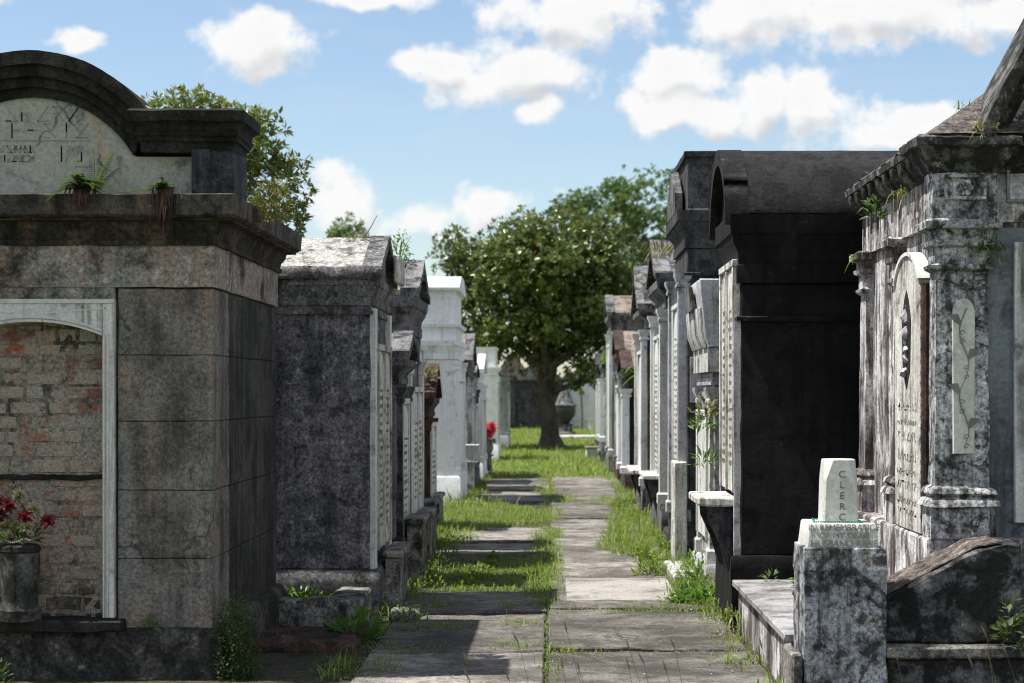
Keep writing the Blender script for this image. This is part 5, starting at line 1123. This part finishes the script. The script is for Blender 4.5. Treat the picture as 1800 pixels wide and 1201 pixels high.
# ------------------------------------------------------------------ grass: one mass of blades, one of low creeping leaves
def poly(*pp): return [G(*q) for q in pp]
patches = [  # polygon, blades per m2, height, width
    (poly((690, 1046), (800, 1043), (940, 1043), (985, 1078), (925, 1078), (920, 1050), (975, 1040), (985, 930), (940, 935), (925, 985), (780, 985), (735, 962), (715, 1000)), 3600, .045, .003),
    (poly((928, 1072), (980, 1070), (978, 930), (948, 935)), 3000, .075, .004),
    (poly((745, 968), (835, 958), (850, 937), (985, 918), (990, 902), (860, 886), (765, 890)), 2100, .075, .004),
    (poly((955, 891), (1100, 890), (1090, 880), (1010, 876), (985, 868), (950, 868)), 1800, .06, .005),
    (poly((1055, 975), (1190, 990), (1190, 905), (1120, 868), (1085, 880), (1075, 930)), 3000, .1, .0045),
    (poly((1190, 1062), (1262, 1062), (1262, 990), (1190, 990)), 2600, .12, .005),
    (poly((760, 900), (850, 892), (850, 856), (815, 858)), 1500, .09, .005),
    (poly((990, 1082), (1215, 1082), (1210, 1072), (1000, 1074)), 3500, .05, .003),
    (poly((860, 1152), (1005, 1152), (985, 1138), (880, 1138)), 3500, .06, .003),
    ([(-.06, 9.5), (.0, 9.5), (.0, 15), (-.06, 15)], 5200, .035, .003), (poly((985, 1154), (1240, 1152), (1240, 1149), (985, 1150)), 3000, .03, .003),
    (poly((640, 1160), (790, 1156), (780, 1146), (660, 1146)), 3000, .06, .003),
    (poly((885, 1110), (955, 1110), (955, 1098), (895, 1098)), 3500, .05, .003),
    (poly((690, 1116), (830, 1112), (820, 1102), (690, 1102)), 3000, .05, .003),
    (poly((660, 1100), (740, 1098), (735, 1050), (690, 1046)), 3000, .08, .004),
    (poly((880, 1076), (925, 1076), (925, 1062), (890, 1066)), 2500, .1, .004),
    (poly((740, 1078), (790, 1078), (785, 1068), (750, 1068)), 2500, .06, .003),
    (poly((600, 1200), (700, 1195), (720, 1150), (640, 1140), (560, 1180)), 1300, .065, .0035),
    (poly((1255, 1165), (1330, 1200), (1320, 1100), (1262, 1062)), 900, .08, .003),
    ([(-1.2, 35), (1.15, 35), (1.6, 48), (7, 50), (7, 95), (-8, 95), (-8, 50), (-1.7, 48)], 230, .09, .012),
    (poly((845, 852), (862, 852), (860, 838), (846, 838)), 1100, .07, .006), (poly((940, 868), (975, 868), (968, 840), (948, 840)), 1300, .07, .005),
    ([(-1.3, 13.6), (-1.05, 13.6), (-1.2, 30), (-1.4, 30)], 700, .07, .005),
    ([(1.05, 13), (1.3, 13), (1.3, 36), (1.0, 36)], 900, .09, .005)]
grg = np.random.default_rng(3); parts = []; parts2 = []
for pg, dn, h, wd in patches:
    P = scatter(pg, dn, grg, .05)
    if not len(P): continue
    kn = np.array([.5 + .8 * max(0, noise.noise(Vector((a * 3.1, b * 1.9, 5))) + .45) for a, b, _ in P])
    hh = h * kn * grg.lognormal(0, .4, len(P)); parts.append(blades_np(P, hh, wd * grg.uniform(.6, 1.2, len(P)), 1.5, grg))
    P = scatter(pg, dn * .45, grg, .06)
    if len(P):
        P[:, 2] = grg.uniform(.01, h * .5, len(P)); n = len(P); th = grg.uniform(0, 6.28, n)
        D_ = unit(np.stack([np.cos(th), np.sin(th), grg.uniform(-.2, .5, n)], 1)); s_ = (wd * 4.2 + .008) * grg.uniform(.6, 1.3, n)
        parts2.append(leaf_quads(P, D_, np.tile([.01, .02, 1.0], (n, 1)), s_, s_ * .3))
for k in range(46):                            # broad leaved clumps among the grass, thickest at the foot of the right hand tombs
    if k < 26: gx, gy = grg.uniform(.85, 1.22), grg.uniform(13.2, 26)
    elif k < 36: gx, gy = grg.uniform(-1.25, -.95), grg.uniform(11.2, 20)
    else: gx, gy = grg.uniform(-1.1, -.1), grg.uniform(15.2, 18)
    parts2.append(leafy_np((gx, gy, 0), grg.uniform(.06, .17), grg.uniform(.05, .22) if k < 36 else .06, int(grg.uniform(60, 160)), grg.uniform(.03, .06), 900 + k, .4, .5))
V, F = join(parts); tag(np_obj('grass', V, F, M['grass']), 'sunlit green grass growing over and between the paving slabs', 'grass', kind='stuff')
V, F = join(parts2); tag(np_obj('ground_cover', V, F, M['cover']), 'low creeping clover leaves among the grass', 'ground cover', kind='stuff')
# fallen petals and leaf litter
P = np.concatenate([scatter(poly((1250, 1130), (1320, 1130), (1300, 1095), (1262, 1085)), 900, grg, .04), scatter([(-1.2, 9.5), (1.2, 9.5), (1.1, 20), (-1.1, 20)], 34, grg), scatter(poly((1130, 1010), (1185, 1010), (1185, 985), (1140, 985)), 500, grg, .04), scatter([(-1.9, 11.4), (-1.2, 11.4), (-1.2, 12.3), (-1.9, 12.3)], 120, grg), scatter([(-1.5, 44), (2, 44), (2, 56), (-1.5, 56)], 5, grg)])
P[:, 2] = .034; P[(P[:, 0] < -1.2) & (P[:, 1] < 13), 2] = .085; n = len(P); th = grg.uniform(0, 6.28, n)
D_ = unit(np.stack([np.cos(th), np.sin(th), grg.uniform(-.1, .3, n)], 1)); s_ = grg.uniform(.012, .03, n) * np.where(P[:, 1] > 30, 4, 1)
V, F = leaf_quads(P, D_, np.tile([.01, .02, 1.0], (n, 1)), s_, s_ * .3); tag(np_obj('fallen_leaves', V, F, M['petal']), 'scattered pale fallen petals and dry leaf bits on the paving', 'leaf litter', kind='stuff')
